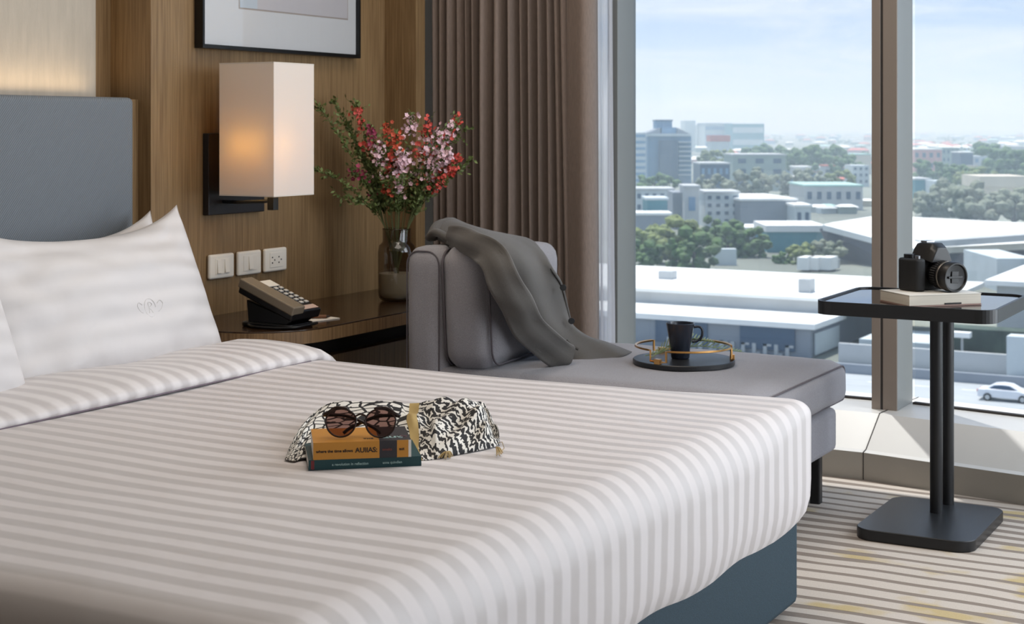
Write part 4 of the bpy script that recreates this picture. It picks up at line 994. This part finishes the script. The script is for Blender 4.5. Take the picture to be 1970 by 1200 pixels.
# ================================================================== THE CITY OUTSIDE
GZ = -22.0
def zat(py, D): return CAMZ + (245 - py) / FPX * D
def gD(py): return (CAMZ - GZ) * FPX / (py - 245)
def cmat(name, col, rough=.8, var=.06, vs_=.3): return M(name, col, rough, var=var, vscale=vs_)
e_ground = M('city_ground', (124, 128, 118), .9, var=.35, vscale=.02)
e_road = cmat('road_asphalt', (168, 172, 174)); e_white = cmat('white_metal_roof', (236, 236, 232)); e_wall = cmat('grey_cladding', (140, 146, 154)); e_lgrey = cmat('light_concrete', (186, 188, 188))
e_dark = cmat('dark_glass', (62, 84, 108), .4); e_blue = cmat('blue_grey_facade', (112, 146, 176)); e_pale = cmat('pale_facade', (196, 204, 206)); e_green = cmat('grey_green_facade', (150, 164, 158)); e_teal = cmat('teal_panels', (84, 140, 150)); e_red = cmat('red_tile_roof', (192, 110, 96)); e_pink = cmat('pink_facade', (190, 140, 136)); e_cream = cmat('cream_facade', (212, 202, 184)); e_mint = cmat('mint_roof', (168, 200, 192))
e_tree = M('tree_leaves', (74, 98, 50), .8, var=.5, vscale=.7); e_tree2 = M('olive_tree_leaves', (108, 118, 66), .8, var=.45, vscale=.7); e_tree3 = M('dusty_tree_leaves', (112, 118, 98), .8, var=.3, vscale=.6); e_trunk = cmat('bark', (92, 84, 76))
def LP(x, d, z): return RT * x + FW * d + Vector((0, 0, z))      # metres right / ahead / up
struct(MB().box((-9000, 12, GZ - 1), (9000, 12000, GZ)).build('floor_city_ground', e_ground))
for o in (bpy.data.objects['floor_city_ground'],): o.name = 'ground'
def bld(name, x0, x1, yt, D, dep, wall, label, cat_, roof=None, rows=0, cols=0, yaw=0, group=None, wmat=None, yb=None, roofh=.5, strip=False):
    xa = (x0 - 985) / FPX * D; xb = (x1 - 985) / FPX * D; zt = zat(yt, D); zb = GZ if yb is None else zat(yb, D)
    T = Matrix.Translation(LP((xa + xb) / 2, D, 0)) @ Matrix.Rotation(TH + yaw, 4, 'Z'); hw = (xb - xa) / 2
    o = MB().box((-hw, 0, zb), (hw, dep, zt), T).build(name, wall, None)
    if roof: MB().box((-hw - .3, -.3, zt), (hw + .3, dep + .3, zt + roofh), T).build('roof', roof, o)
    H = zt - zb
    if rows and cols:
        for r in range(rows):
            z0 = zt - H * (r + .75) / (rows + .4) ; z1 = z0 + H / (rows + .4) * .45
            if strip: MB().box((-hw * .94, -.15, z0), (hw * .94, .1, z1), T).build('window_band', wmat or e_dark, o); continue
            for c_ in range(cols):
                u0 = -hw + 2 * hw * (c_ + .28) / cols; u1 = u0 + 2 * hw / cols * .46
                MB().box((u0, -.15, z0), (u1, .1, z1), T).build('window', wmat or e_dark, o)
    return tag(o, label, cat_, group)
def tree(px, py, D, rx, rz, mat, label, seed=0, group=None, n=46):
    rnd = random.Random(seed); c = at(px, py, D); b = MB()
    ico = bmesh.new(); bmesh.ops.create_icosphere(ico, subdivisions=1, radius=1); iv = [v.co.copy() for v in ico.verts]; fi = [tuple(v.index for v in f.verts) for f in ico.faces]; ico.free()
    for k in range(n):
        d = Vector((rnd.gauss(0, 1), rnd.gauss(0, 1), rnd.gauss(0, 1))).normalized() * rnd.uniform(.45, .92)
        q = c + Vector((d.x * rx, d.y * rx, d.z * rz)); s_ = rnd.uniform(.16, .30) * (rx + rz) / 2
        b.add([q + Vector((v.x, v.y, v.z * .8)) * s_ * rnd.uniform(.75, 1.2) for v in iv], fi)
    t = MB().cyl((c.x, c.y, GZ), (c.x, c.y, c.z), rx * .06, 6).build('tree', e_trunk, None); b.build('crown', mat, t)
    return tag(t, label, 'tree', group)

# --- the long white-roofed hall right across the road, square to the room
SK = Matrix.Translation((0, 0, 1.1)) @ Matrix.Scale(1.12, 4) @ Matrix.Translation((0, 0, -1.1)); GB = (GZ - 1.1) / 1.12 + 1.1
h = MB().box((-120, 133.2, GB), (-44.2, 175, -16.9)).build('warehouse', e_wall, None); tag(h, 'long low warehouse with two stepped white roofs, nearest beyond the road', 'warehouse')
MB().box((-122, 132.6, -16.9), (-43.6, 142, -16.4)).build('lower_roof', e_white, h)
MB().box((-121, 141, -16.5), (-36.0, 160.5, -15.2)).build('upper_wall', e_lgrey, h)
b = MB(); b.add([(-122, 140.4, -14.95), (-35, 140.4, -14.95), (-35, 161, -14.7), (-122, 161, -14.7), (-122, 140.4, -15.25), (-35, 140.4, -15.25), (-35, 161, -15.2), (-122, 161, -15.2)], [(0, 1, 2, 3), (4, 7, 6, 5), (0, 4, 5, 1), (1, 5, 6, 2), (2, 6, 7, 3), (3, 7, 4, 0)]); b.build('upper_roof', e_white, h)
for k in range(9): MB().box((-118 + k * 8.4, 133.0, GB + .5), (-112.8 + k * 8.4, 133.2, GB + 2.6)).build('loading_bay', e_dark, h)
b = MB()
for k in range(12):
    x = -58 + k * 1.05
    b.box((x, 132.95, -19.8 + .15 * (k % 3)), (x + .35, 133.15, -18.5)); b.box((x, 132.95, -18.7), (x + .75, 133.15, -18.5)) if k % 2 else b.box((x + .3, 132.95, -19.5), (x + .75, 133.15, -19.3))
b.build('wall_sign', e_lgrey, h)
MB().box((-44.1, 134, GB + .2), (-43.95, 141, -17.4)).build('gate', e_pale, h)
MB().box((-66, 149, -14.9), (-64.5, 150.5, -14.0)).build('roof_vent', e_lgrey, h); MB().box((-49, 144, -15), (-47.8, 145.5, -13.6)).build('roof_vent', e_lgrey, h)
# --- pale gatehouse at its right end
g = MB().box((-40, 134, GB), (-33, 142, -17.6)).build('gatehouse', e_pale, None); tag(g, 'small pale gatehouse at the right end of the white-roofed warehouse', 'building')
MB().box((-38.6, 133.85, -20.2), (-37.4, 134.05, -18.8)).build('window', e_dark, g); MB().box((-36, 133.85, -20.0), (-34.8, 134.05, -18.6)).build('window', e_dark, g)
for o in [h, g] + list(h.children) + list(g.children): o.data.transform(SK)
# --- road, barriers, hedge
rd = MB().box((-160, 110, GZ), (70, 146.5, GZ + .12)).build('road', e_road, None); struct(rd)
def wallx(name, y, z1, mat, label, cat_, x0=-160, x1=70, th=.5, z0=GZ): return tag(MB().box((x0, y, z0), (x1, y + th, z1)).build(name, mat, None), label, cat_)
wallx('road_barrier', 127.0, -21.45, e_dark, 'dark low parapet on the near side of the road below the window', 'barrier')
wallx('road_barrier', 141.0, -21.0, e_wall, 'dark median barrier behind the white car', 'barrier')
wallx('road_barrier', 147.2, -20.0, e_lgrey, 'light concrete barrier along the far side of the road', 'barrier', -46, 70)
b = MB()
for k in range(40): b.box((-120 + k * 4.2, 137.2, GZ + .121), (-118.2 + k * 4.2, 137.4, GZ + .13))
b.build('lane_marking', e_white, rd)['kind'] = 'structure'
# --- car
cy2 = 133.5
r_ = cy2 / (RT.y * ((1938 - 985) / FPX) + FW.y); cp_ = at(1938, 700, r_)
car = empty('car', (cp_.x, cy2, GZ + .12)); tag(car, 'white sedan driving on the road below the window', 'car')
CX = Matrix.Translation((cp_.x, cy2, GZ + .12)); m_car = M('white_car_paint', (232, 234, 238), .25)
def side(pts, y0, y1, nm, mat, bev=.05):
    b = MB(); n = len(pts); V = [CX @ Vector((x, y0, z)) for x, z in pts] + [CX @ Vector((x, y1, z)) for x, z in pts]
    b.add(V, [tuple(range(n)), tuple(range(n, 2 * n))[::-1]] + [(i, n + i, n + (i + 1) % n, (i + 1) % n) for i in range(n)]); return b.build(nm, mat, car, bevel=bev)
side([(-2.3, .30), (-2.32, .75), (-2.2, .98), (-1.5, 1.02), (1.0, .98), (2.1, .80), (2.3, .55), (2.25, .28)], -.88, .88, 'car_body', m_car, .08)
side([(-1.75, .98), (-1.0, 1.38), (-.3, 1.46), (.4, 1.40), (1.25, .96)], -.74, .74, 'cabin', m_car, .08)
side([(-1.35, 1.02), (-.92, 1.32), (-.28, 1.39), (.32, 1.34), (.95, 1.0)], -.76, .76, 'side_window', e_dark, .02)
for x in (-1.45, 1.40):
    for y in (-.86, .86):
        MB().cyl(CX @ Vector((x, y - .1, .33)), CX @ Vector((x, y + .1, .33)), .33, 18).build('wheel', m_blackp, car)
        MB().cyl(CX @ Vector((x, y - .12, .33)), CX @ Vector((x, y + .12, .33)), .2, 12).build('hubcap', e_lgrey, car)
MB().box((-2.36, -.8, .72), (-2.28, -.45, .9), CX).build('tail_light', M('red_lens', (200, 90, 90), .3), car)
MB().box((-2.36, .45, .72), (-2.28, .8, .9), CX).build('tail_light', M('red_lens', (200, 90, 90), .3), car)
# --- street lamp and white pillar in front of the hedge
hg = tag(MB().box((-38, 151, GZ), (60, 154, -18.3)).build('hedge', M('dark_hedge', (62, 76, 66), .9, var=.5, vscale=.5), None), 'long dark clipped hedge behind the light concrete barrier', 'hedge')
p = at(1851, 690, 147); lm = MB().cyl((p.x, p.y, GZ), (p.x, p.y, -18.6), .12, 8).build('street_lamp', e_lgrey, None); tag(lm, 'small street lamp standing in front of the dark hedge', 'street lamp')
MB().box((p.x - 1.0, p.y - .5, -18.9), (p.x + .8, p.y + .5, -18.4)).build('lamp_head', e_white, lm)
p = at(1962, 690, 143); tag(MB().box((p.x - 1, p.y - 1, GZ), (p.x + 1, p.y + 1, -18.2)).build('pillar', e_pale, None), 'pale concrete pillar beside the hedge at the right edge', 'pillar')
# --- right-hand pane: white roofs near
b = MB().box((-34, 162, GZ), (30, 232, -15.0)).build('factory', e_lgrey, None); tag(b, 'broad factory with flat white roof behind the black camera', 'factory')
MB().box((-35, 161, -15.0), (31, 233, -14.5)).build('roof', e_white, b)
for k in range(5): MB().box((-30 + k * 8, 161.9, -20), (-25 + k * 8, 162.1, -17.5)).build('window', e_dark, b)
bld('plant_room', 1918, 1990, 497, 190, 14, e_pale, 'pale grey block standing on the white factory roof at the right edge', 'building', yb=560)
# --- big dark hall with the pointed white roof
def hall():
    A = at(1583, 431, 268); Bp = at(1700, 462, 250); Cc = at(2060, 462, 236); 
    f0 = [at(1583, 432, 268), at(1760, 478, 244), at(2080, 462, 228)]; k0 = [at(1600, 428, 275), at(1690, 414, 330), at(2080, 434, 345)]
    b = MB(); b.add(f0 + k0 + [Vector((q.x, q.y, q.z - 1.0)) for q in f0 + k0], [(0, 1, 4, 3), (1, 2, 5, 4), (0, 6, 7, 1), (1, 7, 8, 2), (6, 9, 10, 7), (7, 10, 11, 8)])
    q0 = [Vector(q) + FW * 3 for q in f0]; w_ = MB()
    V = [Vector((q.x, q.y, q.z - .9)) for q in q0] + [Vector((q.x, q.y, GZ)) for q in (q0[0] + RT * 3, q0[1], q0[2])] + [Vector((q.x, q.y, q.z - .9)) for q in (k0[0], k0[2])] + [Vector((q.x, q.y, GZ)) for q in (k0[0], k0[2])]
    w_.add(V, [(0, 1, 4, 3), (1, 2, 5, 4), (0, 3, 8, 6), (6, 8, 9, 7), (2, 7, 9, 5)])
    o = w_.build('exhibition_hall', cmat('slate_cladding', (96, 100, 112)), None); b.build('roof', e_white, o)
    bnd = MB(); a1 = at(1775, 466, 238); a2 = at(2060, 446, 226); bnd.add([a1, a2, a2 + Vector((0, 0, -.9)), a1 + Vector((0, 0, -.9)), a1 + FW * 5, a2 + FW * 5], [(0, 1, 2, 3), (0, 4, 5, 1)]); bnd.build('fascia_band', e_lgrey, o, solid=.2)
    return tag(o, 'large dark hall with a pointed white roof behind the mullion', 'hall')
hall()
# --- left pane, mid distance
t = bld('office_tower', 1246, 1330, 262, 640, 40, e_blue, 'tall blue-grey office tower with stepped gabled top on the left', 'tower', rows=0)
def towerbits():
    D = 640; T = lambda a, b_: ((a - 985) / FPX * D, (b_ - 985) / FPX * D)
    def bx(nm, a, b_, y0, y1, d0, d1, mat):
        xa, xb = T(a, b_); TT = Matrix.Rotation(TH, 4, 'Z'); MB().box((xa, D + d0, zat(y1, D)), (xb, D + d1, zat(y0, D)), TT).build(nm, mat, t)
    bx('curtain_wall', 1267, 1304, 270, 345, -2, 0, e_dark); bx('cornice', 1243, 1328, 257, 262, -2, 30, e_pale); bx('tower_top', 1275, 1303, 245, 258, 4, 26, e_blue); bx('tower_top', 1265, 1296, 232, 247, 6, 20, e_blue); bx('roof', 1264, 1297, 230, 232.5, 5, 22, e_dark)
    for k in range(8):
        bx('balcony', 1305, 1330, 272 + k * 9, 274 + k * 9, -3, 0, e_pale)
    for s_ in (-1, 1):
        c0, c1_ = (1270, 1238) if s_ < 0 else (1304, 1328)
        xa, xb = (c0 - 985) / FPX * D, (c1_ - 985) / FPX * D; TT = Matrix.Rotation(TH, 4, 'Z')
        V = [(xa, D, zat(246, D)), (xb, D, zat(258, D)), (xa, D, zat(259, D)), (xa, D + 20, zat(246, D)), (xb, D + 20, zat(258, D)), (xa, D + 20, zat(259, D))]
        MB().add([TT @ Vector(q) for q in V], [(0, 1, 2), (3, 5, 4), (0, 3, 4, 1), (1, 4, 5, 2), (2, 5, 3, 0)]).build('gable', e_wall, t)
towerbits()
bld('office_wing', 1200, 1243, 255, 610, 30, e_pale, 'pale banded block directly left of the office tower', 'building', rows=8, cols=1, strip=True, wmat=e_blue)
bld('apartment_slab', 1318, 1338, 232, 1500, 40, e_pale, 'faint pale slab block far behind the office tower', 'building')
bld('hospital_block', 1356, 1408, 238, 1450, 60, e_pale, 'wide pale block on the horizon, left half of the pair', 'building', roof=e_blue, rows=3, cols=1, strip=True, wmat=e_blue)
bld('hospital_block', 1408, 1470, 238, 1400, 60, e_teal, 'wide blue-green block on the horizon, right half of the pair', 'building', rows=2, cols=1, strip=True, wmat=e_pale)
bld('white_tower', 1340, 1352, 240, 1700, 30, e_pale, 'small pale tower between the office tower and the far pair', 'building')
bld('school_building', 1410, 1512, 299, 560, 24, e_green, 'grey-green four-storey block with square windows', 'building', roof=e_lgrey, rows=3, cols=3)
bld('glazed_block', 1347, 1404, 316, 520, 20, e_dark, 'low dark glazed block left of the grey-green building', 'building', roof=e_lgrey, rows=2, cols=5, wmat=e_blue)
bld('stair_tower', 1317, 1345, 361, 345, 10, e_lgrey, 'pale stair tower with a blue glass front above the trees', 'building', roof=e_lgrey, rows=1, cols=1, wmat=e_blue)
bld('brick_annex', 1294, 1317, 370, 350, 12, e_wall, 'grey-violet annex attached left of the stair tower', 'building')
bld('townhouse_row', 1357, 1422, 372, 355, 12, e_pale, 'row of balconied townhouses right of the stair tower', 'building', roof=e_lgrey, rows=4, cols=4)
bld('terrace_house', 1222, 1296, 366, 400, 14, e_pale, 'pale flat-roofed terrace at the left edge of the window', 'building', roof=e_lgrey, rows=2, cols=5)
bld('teal_house', 1244, 1284, 385, 330, 10, e_teal, 'teal house with a white awning left of the annex', 'house', roof=e_pale)
bld('awning_roof', 1222, 1290, 414, 318, 8, e_wall, 'low shed with white awning in front of the teal house', 'shed', roof=e_white)
bld('workshop', 1424, 1534, 386, 350, 26, e_wall, 'grey workshop with a bright white roof in the middle', 'workshop', roof=e_white, yaw=.12)
bld('workshop_annex', 1530, 1560, 398, 340, 12, e_pale, 'small white annex right of the grey workshop', 'building', roof=e_white, rows=1, cols=2)
bld('market_hall', 1548, 1660, 359, 430, 24, e_lgrey, 'long hall with a mint-green roof in the middle distance', 'hall', roof=e_mint, rows=1, cols=6)
bld('teal_shed', 1476, 1586, 446, 285, 14, e_teal, 'long teal shed with flat white roof beside the pointed hall', 'shed', roof=e_white, roofh=1.2)
bld('white_shed', 1428, 1466, 442, 300, 10, e_lgrey, 'small white-roofed shed between two trees', 'shed', roof=e_white)
bld('courtyard_wall', 1372, 1417, 479, 258, 2, e_pale, 'blank cream wall between the trees above the warehouse roof', 'wall')
bld('canopy_kiosk', 1528, 1560, 322, 640, 10, e_lgrey, 'kiosk with a flat pale canopy right of the grey-green block', 'kiosk', roof=e_white)
bld('red_roof_house', 1588, 1612, 320, 660, 12, e_lgrey, 'small house with faded red roof near the mullion', 'house', roof=e_red, rows=1, cols=1, strip=True)
bld('white_house', 1640, 1672, 318, 600, 14, e_pale, 'white house close to the left side of the mullion', 'house', rows=3, cols=3)
bld('long_pale_hall', 1596, 1676, 298, 760, 20, e_cream, 'long pale hall with mint roof near the mullion', 'hall', roof=e_mint)
bld('red_roof_temple', 1366, 1404, 272, 900, 14, e_pale, 'building with red-orange roof behind the office tower', 'house', roof=e_red, roofh=3.5)
for k, (a, w_, y, lab) in enumerate(((1548, 14, 508, 'left of the three small white trucks behind the long roof'), (1566, 13, 507, 'middle of the three small white trucks behind the long roof'), (1590, 16, 511, 'right of the three small white trucks behind the long roof'))):
    q = at(a, 522, gD(522)); o = MB().box((-.95, -1, .3), (.95, 3, 2.3), Matrix.Translation((q.x, q.y, GZ))).build('truck', e_white, None); tag(o, lab, 'truck')
    MB().box((-.9, 3.05, .3), (.9, 4.2, 1.8), Matrix.Translation((q.x, q.y, GZ))).build('truck_cab', e_lgrey, o)
# --- right pane, mid distance
bld('red_block', 1757, 1812, 288, 760, 20, e_pink, 'faded pink block with white roof right of the mullion', 'building', roof=e_white, rows=2, cols=4)
bld('flats', 1812, 1845, 284, 760, 20, e_green, 'grey-green flats right of the pink block', 'building', rows=3, cols=4)
bld('white_office', 1848, 1872, 294, 700, 14, e_dark, 'dark-windowed house with bright white roof', 'building', roof=e_white)
bld('blue_gable_house', 1872, 1900, 300, 720, 14, e_pale, 'pale house with blue windows left of the big trees', 'house', rows=2, cols=2, wmat=e_blue)
bld('teal_building', 1757, 1790, 346, 470, 14, e_teal, 'teal building low beside the mullion on its right', 'building', roof=e_lgrey)
bld('white_stair_house', 1797, 1824, 348, 460, 10, e_pale, 'white two-storey house right of the teal building', 'house', rows=2, cols=2)
bld('cream_hall', 1886, 1976, 360, 420, 16, e_cream, 'cream-roofed hall half hidden by dusty trees at the right', 'hall', roof=e_cream, roofh=3)
bld('horizon_hall', 1930, 1975, 282, 1000, 20, e_lgrey, 'pale long hall near the horizon at the right edge', 'building', roof=e_white)
bld('low_white_wall', 1818, 1882, 318, 640, 3, e_cream, 'long cream boundary wall below the grey-green flats', 'wall')
# --- trees
T_ = [(1262, 470, 275, 4.6, 4.4, e_tree2, 'broad yellowish-green tree at the left, behind the stair tower foot'), (1300, 462, 262, 5.5, 5.0, e_tree2, 'large olive tree in the centre of the left tree group'), (1335, 485, 250, 5.0, 4.6, e_tree, 'dark low tree filling the front of the left tree group'), (1240, 495, 250, 3.6, 3.2, e_tree, 'small tree at the lower left corner of the window'),
 (1388, 448, 285, 4.8, 3.6, e_tree, 'dark green tree right of the stair tower with a sunlit top'), (1400, 472, 275, 4.6, 4.6, e_tree, 'tall dark tree above the cream wall'), (1442, 470, 275, 3.6, 4.6, e_tree, 'slim dark tree right of the cream wall'), (1550, 492, 262, 4.2, 2.4, e_tree2, 'bushy tree in front of the teal shed'), (1592, 488, 262, 3.4, 2.8, e_tree3, 'dusty tree against the corner of the dark hall'), (1505, 505, 262, 2.0, 2.0, e_tree, 'small bush with bright leaves above the white roof'),
 (1545, 303, 700, 14, 6, e_tree, 'big dark tree right of the grey-green block'), (1480, 296, 820, 16, 5, e_tree, 'tree crown rising behind the grey-green block'), (1590, 300, 760, 12, 6, e_tree, 'tree left of the long pale hall'), (1630, 320, 660, 9, 5, e_tree, 'tree below the long pale hall'), (1560, 345, 520, 7, 4, e_tree3, 'dusty tree above the mint roof'), (1525, 352, 500, 6, 5, e_tree3, 'grey-green tree right of the square-windowed block'), (1450, 350, 470, 8, 5, e_tree3, 'dusty tree in front of the square-windowed block'), (1620, 345, 540, 7, 3.5, e_tree2, 'olive tree above the market hall'), (1375, 355, 470, 6, 4, e_tree3, 'tree in front of the low glazed block'), (1380, 305, 680, 10, 4, e_tree2, 'tree on the slope above the glazed block'), (1260, 352, 480, 8, 3, e_tree, 'tree at the foot of the office tower'),
 (1935, 318, 640, 14, 10, e_tree, 'big dark tree at the right, left half of the grove'), (1965, 330, 600, 12, 9, e_tree, 'big dark tree at the right edge of the picture'), (1905, 296, 800, 12, 8, e_tree, 'tree rising above the blue-windowed house'), (1850, 335, 560, 9, 4, e_tree, 'round tree below the cream boundary wall'), (1790, 325, 600, 9, 4.5, e_tree, 'tree below the pink block'), (1880, 345, 540, 9, 4, e_tree2, 'bright green tree left of the cream hall'),
 (1820, 385, 400, 8, 5.5, e_tree3, 'dusty grey tree left of the cream hall front'), (1862, 392, 380, 8, 5.5, e_tree3, 'dusty grey tree below the cream hall'), (1905, 396, 370, 8, 4.5, e_tree3, 'dusty grey tree in front of the cream hall'), (1950, 396, 370, 8, 4.5, e_tree3, 'dusty grey tree at the right edge in front of the cream hall'), (1780, 395, 390, 5, 3.5, e_tree3, 'small dusty tree right beside the mullion')]
for k, q in enumerate(T_): tree(*q, seed=k, group='trees in the city')
# --- far city up to the horizon
rf = random.Random(5); wm = [e_pale, e_lgrey, e_cream, e_green, e_blue, e_pink]; rm = [e_white, e_lgrey, e_red, e_mint, e_white, e_red]
protos = {}
def far(kind, px, py_base, wpx, hpx):
    D = gD(py_base); w_ = wpx / FPX * D; hh = hpx / FPX * D
    if kind == 'tree':
        c = at(px, py_base, D)
        if 'tree' not in protos:
            t0 = tree(px, py_base - hpx / 2, D, 10, 5, e_tree, 'hazy tree crown among the far houses', seed=99, group='far trees', n=16); protos['tree'] = (t0, c.copy()); return
        t0, c_0 = protos['tree']; r = t0.copy(); C.objects.link(r); d_ = c - c_0; r.location = (d_.x, d_.y, 0); k1 = max(.6, min(2.2, D / 1400)); r['label'] = 'hazy tree crown among the far houses, %s, %s' % ('seen through the left pane' if px < 1700 else 'seen through the right pane', 'close under the horizon' if py_base < 275 else 'in the middle distance')
        for ch in t0.children: k2 = ch.copy(); C.objects.link(k2); k2.parent = r
        return
    wl = rf.choice(wm); rr = rf.choice(rm); T = Matrix.Translation(LP((px - 985) / FPX * D, D, 0)) @ Matrix.Rotation(TH + rf.uniform(-.3, .3), 4, 'Z')
    o = MB().box((-w_ / 2, 0, GZ), (w_ / 2, w_ * .7, GZ + hh), T).build('far_house', wl, None)
    b = MB(); zt = GZ + hh; rh = w_ * .12; b.add([T @ Vector(q) for q in ((-w_ * .54, -1, zt), (w_ * .54, -1, zt), (w_ * .54, w_ * .75, zt), (-w_ * .54, w_ * .75, zt), (-w_ * .3, w_ * .35, zt + rh), (w_ * .3, w_ * .35, zt + rh))], [(0, 3, 2, 1), (0, 1, 5, 4), (1, 2, 5), (2, 3, 4, 5), (3, 0, 4)]); b.build('roof', rr, o)
    tag(o, 'hazy far %s house with %s roof seen through the %s pane' % (dict(zip(wm, ('pale', 'light grey', 'cream', 'green-grey', 'blue-grey', 'pink')))[wl], {e_white: 'a white', e_lgrey: 'a grey', e_red: 'a red', e_mint: 'a mint'}[rr], 'left' if x < 1700 else 'right'), 'house', 'far houses')
for k in range(250):
    y = 253 + 62 * rf.random() ** 1.5; x = rf.uniform(1225, 1975) if y < 262 else rf.uniform(1335, 1975)
    if 1680 < x < 1755: x = rf.uniform(1757, 1975)
    if rf.random() < .38: far('tree', x, y + 6, 20, 8)
    else: far('house', x, y + 7, rf.uniform(14, 36) * (y - 245) / 45 + 5, rf.uniform(6, 12) * (.45 + (y - 245) / 90))
for k in range(44):
    x = rf.uniform(1440, 1672) if k % 3 else rf.uniform(1760, 1890); y = rf.uniform(312, 352)
    far('house', x, y + 8, rf.uniform(18, 34), rf.uniform(7, 12)) if k % 4 else far('tree', x, y + 8, 20, 8)
for k in range(16): far('house', rf.uniform(1560, 1676), rf.uniform(392, 412), rf.uniform(24, 44), rf.uniform(9, 14))
# --- haze over the city
hz = bpy.data.materials.new('city_haze'); hz.use_nodes = True; n = hz.node_tree.nodes; l = hz.node_tree.links; n.clear()
oo = n.new('ShaderNodeOutputMaterial'); vsx = n.new('ShaderNodeVolumeScatter'); vsx.inputs['Color'].default_value = (.74, .89, 1, 1); vsx.inputs['Density'].default_value = 1 / 1700; vsx.inputs['Anisotropy'].default_value = 0; l.new(vsx.outputs[0], oo.inputs['Volume'])
hb_ = MB().box((-8000, 60, GZ - .5), (8000, 9000, 90)).build('haze', hz, None); tag(hb_, 'pale blue summer haze lying over the city', 'haze', kind='stuff')
